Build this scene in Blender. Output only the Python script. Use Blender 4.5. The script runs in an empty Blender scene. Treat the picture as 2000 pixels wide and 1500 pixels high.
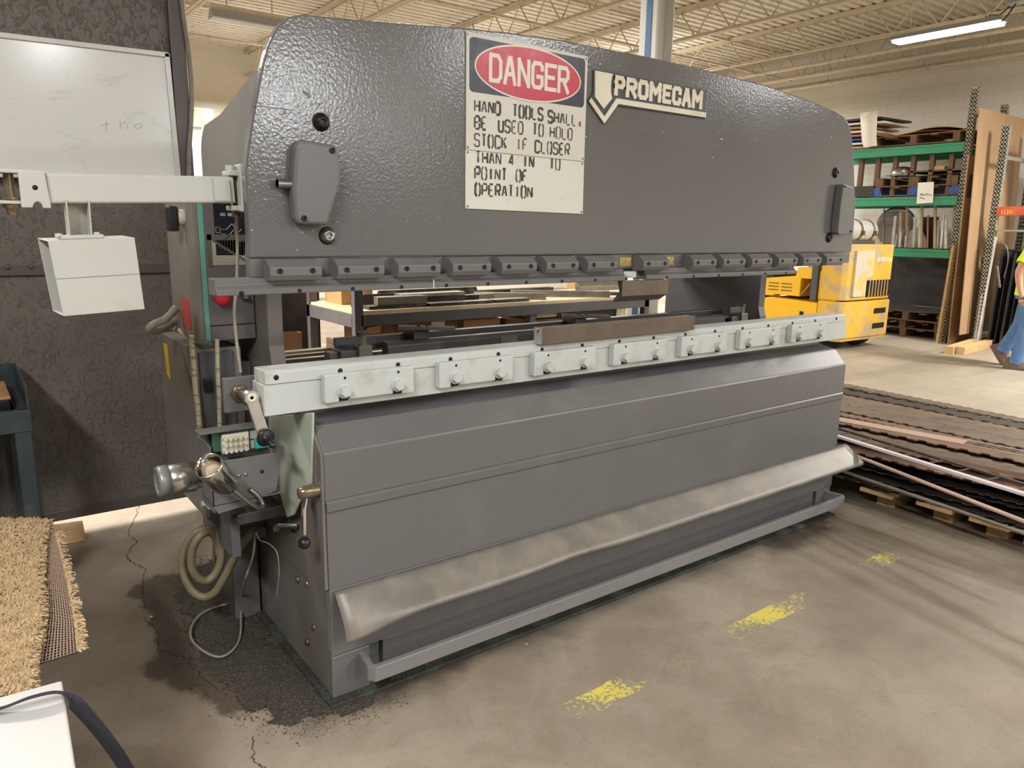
# A metal-bending shop: a large grey press brake seen from its left front corner
EXPO = -0.72
WORLD = 0.13
FIXT = 40.0
UPSHARE = 0.05
# x, y, z, watts, colour, size x, size y : hall ceiling lights, some inferred, others added as fill
CW = (0.97, 0.985, 1.0); WM = (1.0, 0.955, 0.90)
LIGHTS = [
    (4.7, -5.3, 3.7, 300, CW, 0.35, 2.4), (4.1, -11.1, 3.7, 1300, CW, 1.0, 2.4), (8.4, -15.0, 3.7, 600, WM, 0.9, 2.4),
    (0.5, -5.5, 3.7, 240, CW, 0.3, 2.4), (-2.6, -2.6, 3.7, 440, CW, 0.3, 2.4), (8.5, -3.5, 3.7, 520, CW, 0.3, 2.4),  # added fill: brightens the partition, the left side and the right wall
    (-1.5, 3.7, 3.7, 900, WM, 0.3, 2.4), (2.9, 5.2, 3.7, 260, CW, 0.3, 2.4), (6.5, 8.5, 3.7, 260, WM, 0.3, 2.4), (3.5, 11.0, 3.7, 220, WM, 0.3, 2.4),
    (-3.2, 10.0, 3.7, 800, WM, 0.3, 2.4), (9.6, 8.2, 3.7, 700, WM, 0.3, 2.4), (9.4, -0.6, 3.7, 520, WM, 0.3, 1.2),  # last two added out of sight to brighten the right wall
]
import bpy, bmesh, math, random
from mathutils import Vector, Matrix, Euler
import numpy as np
random.seed(7)
S = bpy.context.scene
COL = S.collection
PI = math.pi

# ------------------------------------------------------------------ camera
CAMPOS = np.array([-0.809, -1.985, 1.48])
CR = np.array([[0.801, -0.109, 0.588], [-0.598, -0.172, 0.783], [0.016, -0.979, -0.203]])
# re-orthonormalise
f_ = CR[:, 2] / np.linalg.norm(CR[:, 2]); r_ = CR[:, 0] - f_ * CR[:, 0].dot(f_); r_ /= np.linalg.norm(r_)
d_ = np.cross(f_, r_)
CR = np.stack([r_, d_, f_], axis=1)
FPX = 1460.0
cam = bpy.data.cameras.new('camera'); cam.sensor_width = 36; cam.lens = 36 * FPX / 2000; cam.clip_end = 200; cam.clip_start = 0.02
co = bpy.data.objects.new('camera', cam); COL.objects.link(co)
M4 = Matrix.Identity(4)
for i in range(3):
    M4[i][0] = CR[i, 0]; M4[i][1] = -CR[i, 1]; M4[i][2] = -CR[i, 2]; M4[i][3] = CAMPOS[i]
co.matrix_world = M4
S.camera = co

def P(u, v, ax, val):
    """point of the real plane (axis = value) seen at a position of the photograph"""
    d = CR @ np.array([u - 1000, v - 750, FPX]); t = (val - CAMPOS[ax]) / d[ax]
    return Vector(CAMPOS + t * d)

# ------------------------------------------------------------------ world, exposure, lights
S.view_settings.view_transform = 'Standard'; S.view_settings.look = 'None'
S.view_settings.exposure = EXPO; S.view_settings.gamma = 1; S.view_settings.use_curve_mapping = False
w = bpy.data.worlds.new('world'); S.world = w; w.use_nodes = True
bg = w.node_tree.nodes['Background']; bg.inputs[0].default_value = (0.95, 0.96, 1.0, 1); bg.inputs[1].default_value = WORLD

def lin(c):
    return tuple(((x / 12.92) if x <= 0.04045 else ((x + 0.055) / 1.055) ** 2.4) for x in c)
def rgb(r, g, b):
    return lin((r / 255, g / 255, b / 255)) + (1,)

def area_light(x, y, z, power, col=(1, 0.95, 0.87), sx=0.3, sy=1.2, rot=0):
    l = bpy.data.lights.new('hall_or_fill_lamp', 'AREA'); l.shape = 'RECTANGLE'; l.size = sx; l.size_y = sy
    l.energy = power; l.color = col
    o = bpy.data.objects.new('hall_or_fill_lamp', l); COL.objects.link(o); o.location = (x, y, z); o.rotation_euler = (0, 0, rot)
    return o
for a in LIGHTS:
    area_light(*a)
    up = area_light(a[0], a[1], a[2] + .03, a[3] * UPSHARE, *a[4:]); up.rotation_euler = (PI, 0, 0)   # upward lamp added to brighten the ceiling

# ------------------------------------------------------------------ materials
MATS = {}
def nt(m): return m.node_tree.nodes, m.node_tree.links
def base_mat(name, col, rough=0.5, metal=0.0, spec=0.5):
    m = bpy.data.materials.new(name); m.use_nodes = True
    b = m.node_tree.nodes['Principled BSDF']
    b.inputs['Base Color'].default_value = col; b.inputs['Roughness'].default_value = rough
    b.inputs['Metallic'].default_value = metal; b.inputs['Specular IOR Level'].default_value = spec
    MATS[name] = m
    return m
def coords(m, kind='Object', scale=(1, 1, 1)):
    n, l = nt(m); t = n.new('ShaderNodeTexCoord'); mp = n.new('ShaderNodeMapping'); mp.inputs['Scale'].default_value = scale
    l.new(t.outputs[kind], mp.inputs[0]); return mp.outputs[0]
def noise(m, vec, scale, detail=3, rough=0.55, dist=0.0):
    n, l = nt(m); t = n.new('ShaderNodeTexNoise'); t.inputs['Scale'].default_value = scale
    t.inputs['Detail'].default_value = detail; t.inputs['Roughness'].default_value = rough; t.inputs['Distortion'].default_value = dist
    l.new(vec, t.inputs['Vector']); return t.outputs['Fac']
def ramp(m, fac, stops):
    n, l = nt(m); r = n.new('ShaderNodeValToRGB'); e = r.color_ramp.elements
    while len(e) < len(stops): e.new(0.5)
    for k, (p, c) in enumerate(stops):
        e[k].position = p; e[k].color = c if len(c) == 4 else (*c, 1)
    l.new(fac, r.inputs[0]); return r.outputs[0]
def mixc(m, fac, a, b, mode='MIX'):
    n, l = nt(m); x = n.new('ShaderNodeMix'); x.data_type = 'RGBA'; x.blend_type = mode
    if isinstance(fac, (int, float)): x.inputs[0].default_value = fac
    else: l.new(fac, x.inputs[0])
    for i, v in ((6, a), (7, b)):
        if isinstance(v, tuple): x.inputs[i].default_value = v
        else: l.new(v, x.inputs[i])
    return x.outputs[2]
def math_(m, op, a, b=None, clamp=False):
    n, l = nt(m); x = n.new('ShaderNodeMath'); x.operation = op; x.use_clamp = clamp
    for i, v in ((0, a), (1, b)):
        if v is None: continue
        if isinstance(v, (int, float)): x.inputs[i].default_value = v
        else: l.new(v, x.inputs[i])
    return x.outputs[0]
def setc(m, sock): nt(m)[1].new(sock, m.node_tree.nodes['Principled BSDF'].inputs['Base Color'])
def setr(m, sock): nt(m)[1].new(sock, m.node_tree.nodes['Principled BSDF'].inputs['Roughness'])
def bump(m, h, strength=0.3, dist=0.01):
    n, l = nt(m); b = n.new('ShaderNodeBump'); b.inputs['Strength'].default_value = strength; b.inputs['Distance'].default_value = dist
    l.new(h, b.inputs['Height']); l.new(b.outputs[0], m.node_tree.nodes['Principled BSDF'].inputs['Normal'])
def noise_r(m):
    """gloss of the enamel: mostly shiny, slightly duller in patches"""
    return math_(m, 'ADD', math_(m, 'MULTIPLY', noise(m, coords(m), 4, 4), .10), .11)
W1 = (1, 1, 1, 1); K1 = (0, 0, 0, 1)
def worn(name, col, rough=0.45, metal=0.0, dirt=None, dscale=6, amt=0.5, lo=0.45, hi=0.7, bs=0.0, bscale=60, bd=0.003, spec=0.5, var=0.12, sc=(1, 1, 1)):
    """paint or metal with patchy wear, a little tonal variation and an optional bumpy finish"""
    m = base_mat(name, col, rough, metal, spec); v = coords(m, 'Object', sc)
    n1 = noise(m, v, dscale, 6, 0.6)
    c1 = tuple(max(0, x * (1 - var)) for x in col[:3]) + (1,); c2 = tuple(min(1, x * (1 + var)) for x in col[:3]) + (1,)
    base = mixc(m, noise(m, v, 2.3, 4), c1, c2)
    if dirt is not None:
        f = ramp(m, n1, [(lo, K1), (hi, W1)])
        base = mixc(m, math_(m, 'MULTIPLY', f, amt), base, dirt)
    setc(m, base)
    setr(m, math_(m, 'ADD', math_(m, 'MULTIPLY', n1, 0.25), rough - 0.12))
    if bs: bump(m, noise(m, v, bscale, 3), bs, bd)
    return m

# ------------------------------------------------------------------ mesh building
class MB:
    def __init__(s): s.v = []; s.f = []; s.sm = []
    def add(s, vs, fs, smooth=False):
        k = len(s.v); s.v += [Vector(p) for p in vs]
        s.f += [[i + k for i in f] for f in fs]; s.sm += [smooth] * len(fs); return s
    def box(s, x0, x1, y0, y1, z0, z1):
        a, b = sorted((x0, x1)); c, d = sorted((y0, y1)); e, f = sorted((z0, z1))
        return s.add([(a, c, e), (b, c, e), (b, d, e), (a, d, e), (a, c, f), (b, c, f), (b, d, f), (a, d, f)],
                     [(0, 3, 2, 1), (4, 5, 6, 7), (0, 1, 5, 4), (1, 2, 6, 5), (2, 3, 7, 6), (3, 0, 4, 7)])
    def prism(s, poly, axis, a0, a1):
        """extrude a 2D polygon along an axis; 2D = (y,z) for x, (x,z) for y, (x,y) for z"""
        def mk(p, a):
            return (a, p[0], p[1]) if axis == 'x' else (p[0], a, p[1]) if axis == 'y' else (p[0], p[1], a)
        n = len(poly); vs = [mk(p, a0) for p in poly] + [mk(p, a1) for p in poly]
        ar = sum(poly[i][0] * poly[(i + 1) % n][1] - poly[(i + 1) % n][0] * poly[i][1] for i in range(n))
        flip = (ar > 0) != (axis == 'y')
        if a1 < a0: flip = not flip
        fs = [list(range(n)), list(range(n, 2 * n))[::-1]] + [[i + n, (i + 1) % n + n, (i + 1) % n, i] for i in range(n)]
        if flip: fs = [f[::-1] for f in fs]
        # flip -> outward
        fs = [f[::-1] for f in fs] if False else fs
        return s.add(vs, fs)
    def hexa(s, b, t):
        """box from 4 bottom and 4 top corners"""
        return s.add(list(b) + list(t), [(0, 3, 2, 1), (4, 5, 6, 7), (0, 1, 5, 4), (1, 2, 6, 5), (2, 3, 7, 6), (3, 0, 4, 7)])
    def rings(s, rs, cap0=True, cap1=True, smooth=True):
        k = len(s.v); n = len(rs[0])
        vs = [p for r in rs for p in r]; fs = []
        for i in range(len(rs) - 1):
            for j in range(n):
                fs.append((i * n + j, i * n + (j + 1) % n, (i + 1) * n + (j + 1) % n, (i + 1) * n + j))
        s.add(vs, fs, smooth)
        if cap0: s.add(rs[0], [list(range(n))[::-1]])
        if cap1: s.add(rs[-1], [list(range(n))])
        return s
    def tube(s, pts, r, n=10, caps=True, flat=1.0):
        pts = [Vector(p) for p in pts]; rr = r if isinstance(r, (list, tuple)) else [r] * len(pts)
        rs = []; up = None
        for i, p in enumerate(pts):
            t = (pts[min(i + 1, len(pts) - 1)] - pts[max(i - 1, 0)]).normalized()
            if up is None:
                up = Vector((0, 0, 1)) if abs(t.z) < 0.9 else Vector((1, 0, 0))
            a = t.cross(up); a.normalize(); b = a.cross(t); up = b
            rs.append([p + a * (math.cos(q) * rr[i]) + b * (math.sin(q) * rr[i] * flat) for q in [2 * PI * k / n for k in range(n)]])
        return s.rings(rs, caps, caps)
    def cyl(s, p0, p1, r, n=20, r1=None): return s.tube([p0, p1], [r, r if r1 is None else r1], n)
    def lathe(s, p0, axis, prof, n=24):
        """prof: (distance along axis, radius)"""
        ax = Vector(axis).normalized(); up = Vector((0, 0, 1)) if abs(ax.z) < 0.9 else Vector((1, 0, 0))
        a = ax.cross(up).normalized(); b = ax.cross(a); p0 = Vector(p0)
        rs = [[p0 + ax * d + (a * math.cos(2 * PI * k / n) + b * math.sin(2 * PI * k / n)) * max(r, 1e-5) for k in range(n)] for d, r in prof]
        return s.rings([r[::-1] for r in rs], True, True)
    def ball(s, c, r, n=12, sc=(1, 1, 1)):
        c = Vector(c); m = max(6, n // 2 + 2)
        rs = []
        for i in range(m + 1):
            t = PI * i / m; rs.append([c + Vector((math.sin(t) * math.cos(2 * PI * k / n) * r * sc[0], math.sin(t) * math.sin(2 * PI * k / n) * r * sc[1], -math.cos(t) * r * sc[2])) for k in range(n)])
        return s.rings(rs, False, False)
    def bar(s, p0, p1, w, h, up=(0, 0, 1)):
        """rectangular bar between two points: w across, h along up"""
        p0 = Vector(p0); p1 = Vector(p1); t = (p1 - p0).normalized(); u = Vector(up)
        a = t.cross(u)
        if a.length < 1e-4: a = t.cross(Vector((1, 0, 0)))
        a.normalize(); b = a.cross(t)
        q = [(-1, -1), (1, -1), (1, 1), (-1, 1)]
        r = [[p + a * (i * w / 2) + b * (j * h / 2) for i, j in q] for p in (p0, p1)]
        return s.rings(r, True, True, False)
    def quad(s, a, b, c, d): return s.add([a, b, c, d], [(0, 1, 2, 3)])
    def xf(s, mat, k0=0):
        for i in range(k0, len(s.v)): s.v[i] = mat @ s.v[i]
        return s
    def build(s, name, mat, parent=None, bevel=0.0, local=False, seg=2, sub=0, solid=0, smooth=False):
        me = bpy.data.meshes.new(name)
        off = Vector((0, 0, 0))
        if parent is not None and not local:
            q = parent
            while q is not None: off += Vector(q.location); q = q.parent
        me.from_pydata([p - off for p in s.v], [], s.f); me.update()
        bm = bmesh.new(); bm.from_mesh(me); bmesh.ops.remove_doubles(bm, verts=bm.verts, dist=1e-6) if False else None
        bmesh.ops.recalc_face_normals(bm, faces=bm.faces); bm.to_mesh(me); bm.free()
        for p, q in zip(me.polygons, s.sm): p.use_smooth = q or smooth
        o = bpy.data.objects.new(name, me); COL.objects.link(o)
        if parent is not None: o.parent = parent
        if mat is not None: me.materials.append(mat if not isinstance(mat, str) else MATS[mat])
        if solid:
            d = o.modifiers.new('solid', 'SOLIDIFY'); d.thickness = solid; d.offset = 0
        if bevel:
            d = o.modifiers.new('bevel', 'BEVEL'); d.width = bevel; d.segments = seg; d.limit_method = 'ANGLE'; d.angle_limit = math.radians(40)
            d.harden_normals = False
        if sub:
            d = o.modifiers.new('sub', 'SUBSURF'); d.levels = sub; d.render_levels = sub
        return o

def thing(name, label, cat, loc=(0, 0, 0), rotz=0, group=None):
    o = bpy.data.objects.new(name, None); COL.objects.link(o); o.location = loc; o.rotation_euler = (0, 0, rotz)
    o.empty_display_size = 0.1
    return tag(o, label, cat, group)
def tag(o, label, cat, group=None, kind=None):
    o['label'] = label; o['category'] = cat
    if group: o['group'] = group
    if kind: o['kind'] = kind
    return o
def struct(o): o['kind'] = 'structure'; return o
def lab(o, t): o['label'] = t; return o
def dup(root, loc=None, rot=None, label=None, group=None):
    r = root.copy(); COL.objects.link(r)
    if loc is not None: r.location = loc
    if rot is not None: r.rotation_euler = rot
    if label: r['label'] = label
    if group: r['group'] = group
    for ch in list(root.children):
        c = ch.copy(); COL.objects.link(c); c.parent = r
        for g in list(ch.children):
            d = g.copy(); COL.objects.link(d); d.parent = c
    return r
def spline(pts, n=8):
    """Catmull-Rom through points"""
    pts = [Vector(p) for p in pts]; out = []
    q = [pts[0] * 2 - pts[1]] + pts + [pts[-1] * 2 - pts[-2]]
    for i in range(1, len(q) - 2):
        a, b, c, d = q[i - 1:i + 3]
        for k in range(n):
            t = k / n
            out.append(0.5 * ((2 * b) + (c - a) * t + (2 * a - 5 * b + 4 * c - d) * t * t + (3 * b - a - 3 * c + d) * t ** 3))
    out.append(pts[-1]); return out
def arc(cx, cy, r, a0, a1, n=8):
    return [(cx + r * math.cos(math.radians(a0 + (a1 - a0) * k / n)), cy + r * math.sin(math.radians(a0 + (a1 - a0) * k / n))) for k in range(n + 1)]
def hexhead(mb, c, axis, r, h):
    ax = Vector(axis).normalized(); up = Vector((0, 0, 1)) if abs(ax.z) < 0.9 else Vector((1, 0, 0))
    a = ax.cross(up).normalized(); b = ax.cross(a); c = Vector(c)
    rr = [[c + ax * d + (a * math.cos(2 * PI * k / 6 + .3) + b * math.sin(2 * PI * k / 6 + .3)) * q for k in range(6)][::-1] for d, q in ((0, r), (h * .8, r), (h, r * .85))]
    return mb.rings(rr, True, True, False)
def sockethead(mb, c, axis, r, h):
    """socket-head cap screw: rim with a recessed hole"""
    return mb.lathe(c, axis, [(0, r), (h, r), (h, r * .5), (h * .25, r * .45)], 16)

# ------------------------------------------------------------------ stroke lettering
LET = {  # strokes on a 1 x 1 cell
 'A': [[(0, 0), (.42, 1)], [(.58, 1), (1, 0)], [(.24, .36), (.76, .36)]],
 'B': [[(0, 0), (0, 1)], [(0, 1), (.8, 1), (1, .85), (1, .65), (.8, .52)], [(.8, .52), (1, .38), (1, .15), (.8, 0), (0, 0)], [(0, .52), (.8, .52)]],
 'C': [[(1, .75), (1, .9), (.8, 1), (.2, 1), (0, .85), (0, .15), (.2, 0), (.8, 0), (1, .1), (1, .25)]],
 'D': [[(0, 0), (0, 1)], [(0, 1), (.75, 1), (1, .8), (1, .2), (.75, 0), (0, 0)]],
 'E': [[(0, 0), (0, 1)], [(0, 1), (1, 1)], [(0, .5), (.8, .5)], [(0, 0), (1, 0)]],
 'F': [[(0, 0), (0, 1)], [(0, 1), (1, 1)], [(0, .52), (.75, .52)]],
 'G': [[(1, .78), (1, .88), (.8, 1), (.2, 1), (0, .85), (0, .15), (.2, 0), (.8, 0), (1, .12), (1, .45), (.55, .45)]],
 'H': [[(0, 0), (0, 1)], [(1, 0), (1, 1)], [(0, .5), (1, .5)]],
 'I': [[(.5, 0), (.5, 1)]],
 'K': [[(0, 0), (0, 1)], [(1, 1), (.15, .5)], [(.3, .58), (1, 0)]],
 'L': [[(0, 1), (0, 0)], [(0, 0), (1, 0)]],
 'M': [[(0, 0), (0, 1)], [(0, 1), (.5, .45)], [(.5, .45), (1, 1)], [(1, 1), (1, 0)]],
 'N': [[(0, 0), (0, 1)], [(0, 1), (1, 0)], [(1, 0), (1, 1)]],
 'O': [[(.5, 1), (.2, 1), (0, .82), (0, .18), (.2, 0), (.5, 0)], [(.5, 0), (.8, 0), (1, .18), (1, .82), (.8, 1), (.5, 1)]],
 'P': [[(0, 0), (0, 1)], [(0, 1), (.8, 1), (1, .86), (1, .6), (.8, .46), (0, .46)]],
 'R': [[(0, 0), (0, 1)], [(0, 1), (.8, 1), (1, .86), (1, .62), (.8, .48), (0, .48)], [(.5, .48), (1, 0)]],
 'S': [[(1, .78), (1, .88), (.8, 1), (.2, 1), (0, .88), (0, .62), (.2, .53), (.8, .47), (1, .38), (1, .12), (.8, 0), (.2, 0), (0, .12), (0, .22)]],
 'T': [[(.5, 0), (.5, 1)], [(0, 1), (1, 1)]],
 'U': [[(0, 1), (0, .15), (.2, 0), (.8, 0), (1, .15), (1, 1)]],
 '0': [[(.2, 1), (.8, 1), (1, .82), (1, .18), (.8, 0), (.2, 0), (0, .18), (0, .82), (.2, 1)]],
 '4': [[(.7, 0), (.7, 1)], [(.7, 1), (0, .3), (1, .3)]],
 'Y': [[(0, 1), (.5, .5)], [(1, 1), (.5, .5)], [(.5, .5), (.5, 0)]],
 'Q': [[(.5, 1), (.2, 1), (0, .82), (0, .18), (.2, 0), (.5, 0)], [(.5, 0), (.8, 0), (1, .18), (1, .82), (.8, 1), (.5, 1)], [(.6, .3), (1, 0)]],
 '.': [[(.4, .04), (.6, .04)]], '=': [[(.1, .3), (.9, .3)], [(.1, .08), (.9, .08)]], '-': [[(.1, .5), (.9, .5)]],
}
def letters(mb, text, x, z, w, h, adv, th, y0, y1, gap=0.0, fn=None, jit=0.0):
    """letters standing in the x-z plane facing -y; th = stroke thickness; gap > 0 gives stencil bridges"""
    ns = 0
    for ci, ch in enumerate(text):
        if ch in LET:
            for st in LET[ch]:
                pts = [(x + ci * adv + p[0] * w, z + p[1] * h) for p in st]
                jt = th * (1 + random.uniform(-jit, jit))
                for i in range(len(pts) - 1):
                    a = Vector(pts[i]); b = Vector(pts[i + 1]); d = b - a; L = d.length; d.normalize()
                    e0 = -th * .35 if i > 0 else (gap if gap else -th * .5); e1 = -th * .35 if i < len(pts) - 2 else (gap if gap else -th * .5)
                    if L - e0 - e1 <= 0: continue
                    a2 = a + d * e0; b2 = b - d * e1; nrm = Vector((-d.y, d.x)) * jt / 2
                    q = [a2 + nrm, b2 + nrm, b2 - nrm, a2 - nrm]
                    ns += 1; yy0 = y0 - 2.5e-5 * (ns % 9)
                    f = [(p.x, yy0, p.y) for p in q]; g = [(p.x, y1, p.y) for p in q]
                    if fn: f = [fn(p) for p in f]; g = [fn(p) for p in g]
                    mb.add(f + g, [(0, 1, 2, 3), (7, 6, 5, 4), (0, 4, 5, 1), (1, 5, 6, 2), (2, 6, 7, 3), (3, 7, 4, 0)])
    return mb
# ------------------------------------------------------------------ floor
def floor_mat():
    m = base_mat('concrete', rgb(150, 136, 116), 0.55, 0, 0.4); n, l = nt(m)
    geo = n.new('ShaderNodeNewGeometry'); pos = geo.outputs['Position']
    big = noise(m, pos, 0.9, 6, 0.6); mid = noise(m, pos, 5, 8, 0.65, .4); fine = noise(m, pos, 60, 5, 0.7); grit = noise(m, pos, 260, 2, 0.5)
    c = ramp(m, big, [(0.3, rgb(126, 114, 100)), (0.5, rgb(147, 135, 118)), (0.7, rgb(168, 156, 138))])
    c = mixc(m, math_(m, 'MULTIPLY', ramp(m, mid, [(0.46, K1), (0.66, W1)]), 0.45), c, rgb(126, 112, 94))
    c = mixc(m, math_(m, 'MULTIPLY', ramp(m, noise(m, pos, 3.1, 6, .7), [(0.55, K1), (0.75, W1)]), 0.3), c, rgb(172, 142, 116))
    c = mixc(m, math_(m, 'MULTIPLY', ramp(m, fine, [(0.3, W1), (0.45, K1)]), 0.35), c, rgb(96, 84, 70))
    c = mixc(m, math_(m, 'MULTIPLY', ramp(m, grit, [(0.62, K1), (0.72, W1)]), 0.25), c, rgb(205, 195, 175))
    sep = n.new('ShaderNodeSeparateXYZ'); l.new(pos, sep.inputs[0]); X, Y = sep.outputs[0], sep.outputs[1]
    # paler floor of the far bay
    far = ramp(m, math_(m, 'MULTIPLY', math_(m, 'SUBTRACT', X, 3.2), 0.5), [(0.0, K1), (1.0, W1)])
    c = mixc(m, math_(m, 'MULTIPLY', far, 0.35), c, rgb(178, 169, 152))
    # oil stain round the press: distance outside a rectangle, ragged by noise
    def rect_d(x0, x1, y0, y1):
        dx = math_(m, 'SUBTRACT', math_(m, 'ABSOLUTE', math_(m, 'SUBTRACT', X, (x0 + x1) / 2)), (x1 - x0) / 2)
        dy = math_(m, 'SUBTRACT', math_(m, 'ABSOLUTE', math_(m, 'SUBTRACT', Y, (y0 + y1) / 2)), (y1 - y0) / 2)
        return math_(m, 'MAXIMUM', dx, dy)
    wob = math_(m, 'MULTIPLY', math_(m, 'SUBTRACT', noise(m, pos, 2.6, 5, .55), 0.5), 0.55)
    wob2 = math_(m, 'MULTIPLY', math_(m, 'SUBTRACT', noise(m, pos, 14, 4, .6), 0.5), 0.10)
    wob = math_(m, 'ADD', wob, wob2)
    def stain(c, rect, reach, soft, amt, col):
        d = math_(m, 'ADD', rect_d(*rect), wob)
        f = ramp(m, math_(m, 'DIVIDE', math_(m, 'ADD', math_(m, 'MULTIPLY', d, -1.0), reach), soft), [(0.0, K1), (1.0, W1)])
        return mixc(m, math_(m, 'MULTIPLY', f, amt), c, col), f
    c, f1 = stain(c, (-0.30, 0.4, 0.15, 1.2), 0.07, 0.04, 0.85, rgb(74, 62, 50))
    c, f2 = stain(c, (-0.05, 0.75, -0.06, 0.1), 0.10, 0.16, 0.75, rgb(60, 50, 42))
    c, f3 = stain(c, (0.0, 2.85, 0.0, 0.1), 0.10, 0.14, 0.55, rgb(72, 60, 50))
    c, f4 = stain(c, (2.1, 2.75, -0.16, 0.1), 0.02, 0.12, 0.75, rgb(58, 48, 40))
    # flaking yellow line
    band = math_(m, 'LESS_THAN', math_(m, 'ABSOLUTE', math_(m, 'ADD', Y, math_(m, 'ADD', 0.41, math_(m, 'MULTIPLY', noise(m, pos, 8, 3), .05)))), 0.045)
    fl = ramp(m, math_(m, 'ADD', math_(m, 'MULTIPLY', noise(m, pos, 1.7, 2), .75), math_(m, 'MULTIPLY', noise(m, pos, 60, 6, .85), .62)), [(0.755, K1), (0.775, W1)])
    xr = math_(m, 'MULTIPLY', math_(m, 'GREATER_THAN', X, 0.6), math_(m, 'LESS_THAN', X, 3.2))
    c = mixc(m, math_(m, 'MULTIPLY', math_(m, 'MULTIPLY', band, fl), xr), c, rgb(226, 208, 92))
    # dark tyre tracks in the far bay
    trk = ramp(m, noise(m, coords(m, 'Object', (0.25, 1.4, 1)), 1.6, 3), [(0.52, K1), (0.66, W1)])
    c = mixc(m, math_(m, 'MULTIPLY', math_(m, 'MULTIPLY', trk, far), 0.35), c, rgb(110, 98, 82))
    setc(m, c)
    setr(m, math_(m, 'SUBTRACT', math_(m, 'ADD', math_(m, 'MULTIPLY', mid, 0.3), 0.42), math_(m, 'MULTIPLY', f1, 0.08)))
    bump(m, math_(m, 'ADD', fine, math_(m, 'MULTIPLY', mid, .6)), 0.12, 0.01)
    return m
floor_mat()
mb = MB(); mb.quad((-8, -24, 0), (12.2, -24, 0), (12.2, 13.2, 0), (-8, 13.2, 0))
floor = struct(mb.build('floor', 'concrete'))
# cracks in the slab
base_mat('crack_dark', rgb(52, 44, 36), .9)
random.seed(3)
def crack(pts, wd):
    mb = MB(); out = []
    for a, b in zip(pts[:-1], pts[1:]):
        a = Vector(a); b = Vector(b)
        for k in range(10): out.append(a.lerp(b, k / 10) + Vector((random.uniform(-.007, .007), random.uniform(-.007, .007))))
    for a, b in zip(out[:-1], out[1:]):
        d = (b - a).normalized(); nn = Vector((-d.y, d.x)) * wd * random.uniform(.4, 1)
        mb.add([(a.x + nn.x, a.y + nn.y, .0012), (b.x + nn.x, b.y + nn.y, .0012), (b.x - nn.x, b.y - nn.y, .0012), (a.x - nn.x, a.y - nn.y, .0012)], [(0, 1, 2, 3)])
    o = mb.build('floor_crack', 'crack_dark', floor); o['kind'] = 'structure'
crack([(-.12, 2.24), (-.2, 2.0), (-.25, 1.85), (-.235, 1.72), (-.30, 1.6), (-.3, 1.5), (-.26, 1.4), (-.31, 1.2), (-.34, 1.0)], .0022)
crack([(-.35, .95), (-.33, .8), (-.36, .68), (-.29, .55), (-.28, .42), (-.25, .30)], .0018)
crack([(-.24, .02), (-.27, -.08), (-.24, -.16), (-.2, -.3), (-.21, -.5)], .002)

# ------------------------------------------------------------------ ceiling deck
m = worn('roof_deck_paint', rgb(206, 198, 182), .6, 0, rgb(120, 104, 78), 14, .55, .56, .66, sc=(1, 2.2, 1)); n, l = nt(m)
mb = MB(); per = 0.16; ys = np.arange(-24, 13.3, per); prof = []
for y in ys: prof += [(y, 4.66), (y + .085, 4.66), (y + .105, 4.72), (y + .14, 4.72)]
vs = [(-8, y, z) for y, z in prof] + [(12.2, y, z) for y, z in prof]; N = len(prof)
mb.add(vs, [(i, i + 1, N + i + 1, N + i) for i in range(N - 1)])
struct(mb.build('ceiling', 'roof_deck_paint'))
# ------------------------------------------------------------------ walls
m = base_mat('block_wall_paint', rgb(226, 220, 208), .6); v = coords(m, 'Object')
def brickwall(m, vec_rot, c1, mort, bw=0.4, rh=0.2):
    n, l = nt(m); t = n.new('ShaderNodeTexCoord'); mp = n.new('ShaderNodeMapping'); mp.inputs['Rotation'].default_value = vec_rot
    l.new(t.outputs['Object'], mp.inputs[0]); b = n.new('ShaderNodeTexBrick'); l.new(mp.outputs[0], b.inputs['Vector'])
    b.inputs['Scale'].default_value = 1; b.inputs['Mortar Size'].default_value = .006; b.inputs['Brick Width'].default_value = bw; b.inputs['Row Height'].default_value = rh
    b.inputs['Color1'].default_value = c1; b.inputs['Color2'].default_value = c1; b.inputs['Mortar'].default_value = mort
    nz = noise(m, t.outputs['Object'], 1.2, 5)
    setc(m, mixc(m, math_(m, 'MULTIPLY', nz, .25), b.outputs[0], rgb(200, 190, 172))); bump(m, math_(m, 'MULTIPLY', b.outputs['Fac'], -1.0), .25, .01)
brickwall(m, (0, PI / 2, PI / 2), rgb(228, 223, 213), rgb(216, 210, 199))
mb = MB(); mb.box(12.0, 12.25, -24, 13.2, 0, 4.8); struct(mb.build('wall_right', 'block_wall_paint'))
m = base_mat('back_wall_paint', rgb(214, 205, 188), .6); brickwall(m, (PI / 2, 0, 0), rgb(216, 208, 192), rgb(208, 200, 184))
mb = MB(); mb.box(-8, 12.2, 13.0, 13.25, 0, 4.8); struct(mb.build('wall_back', 'back_wall_paint'))
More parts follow.
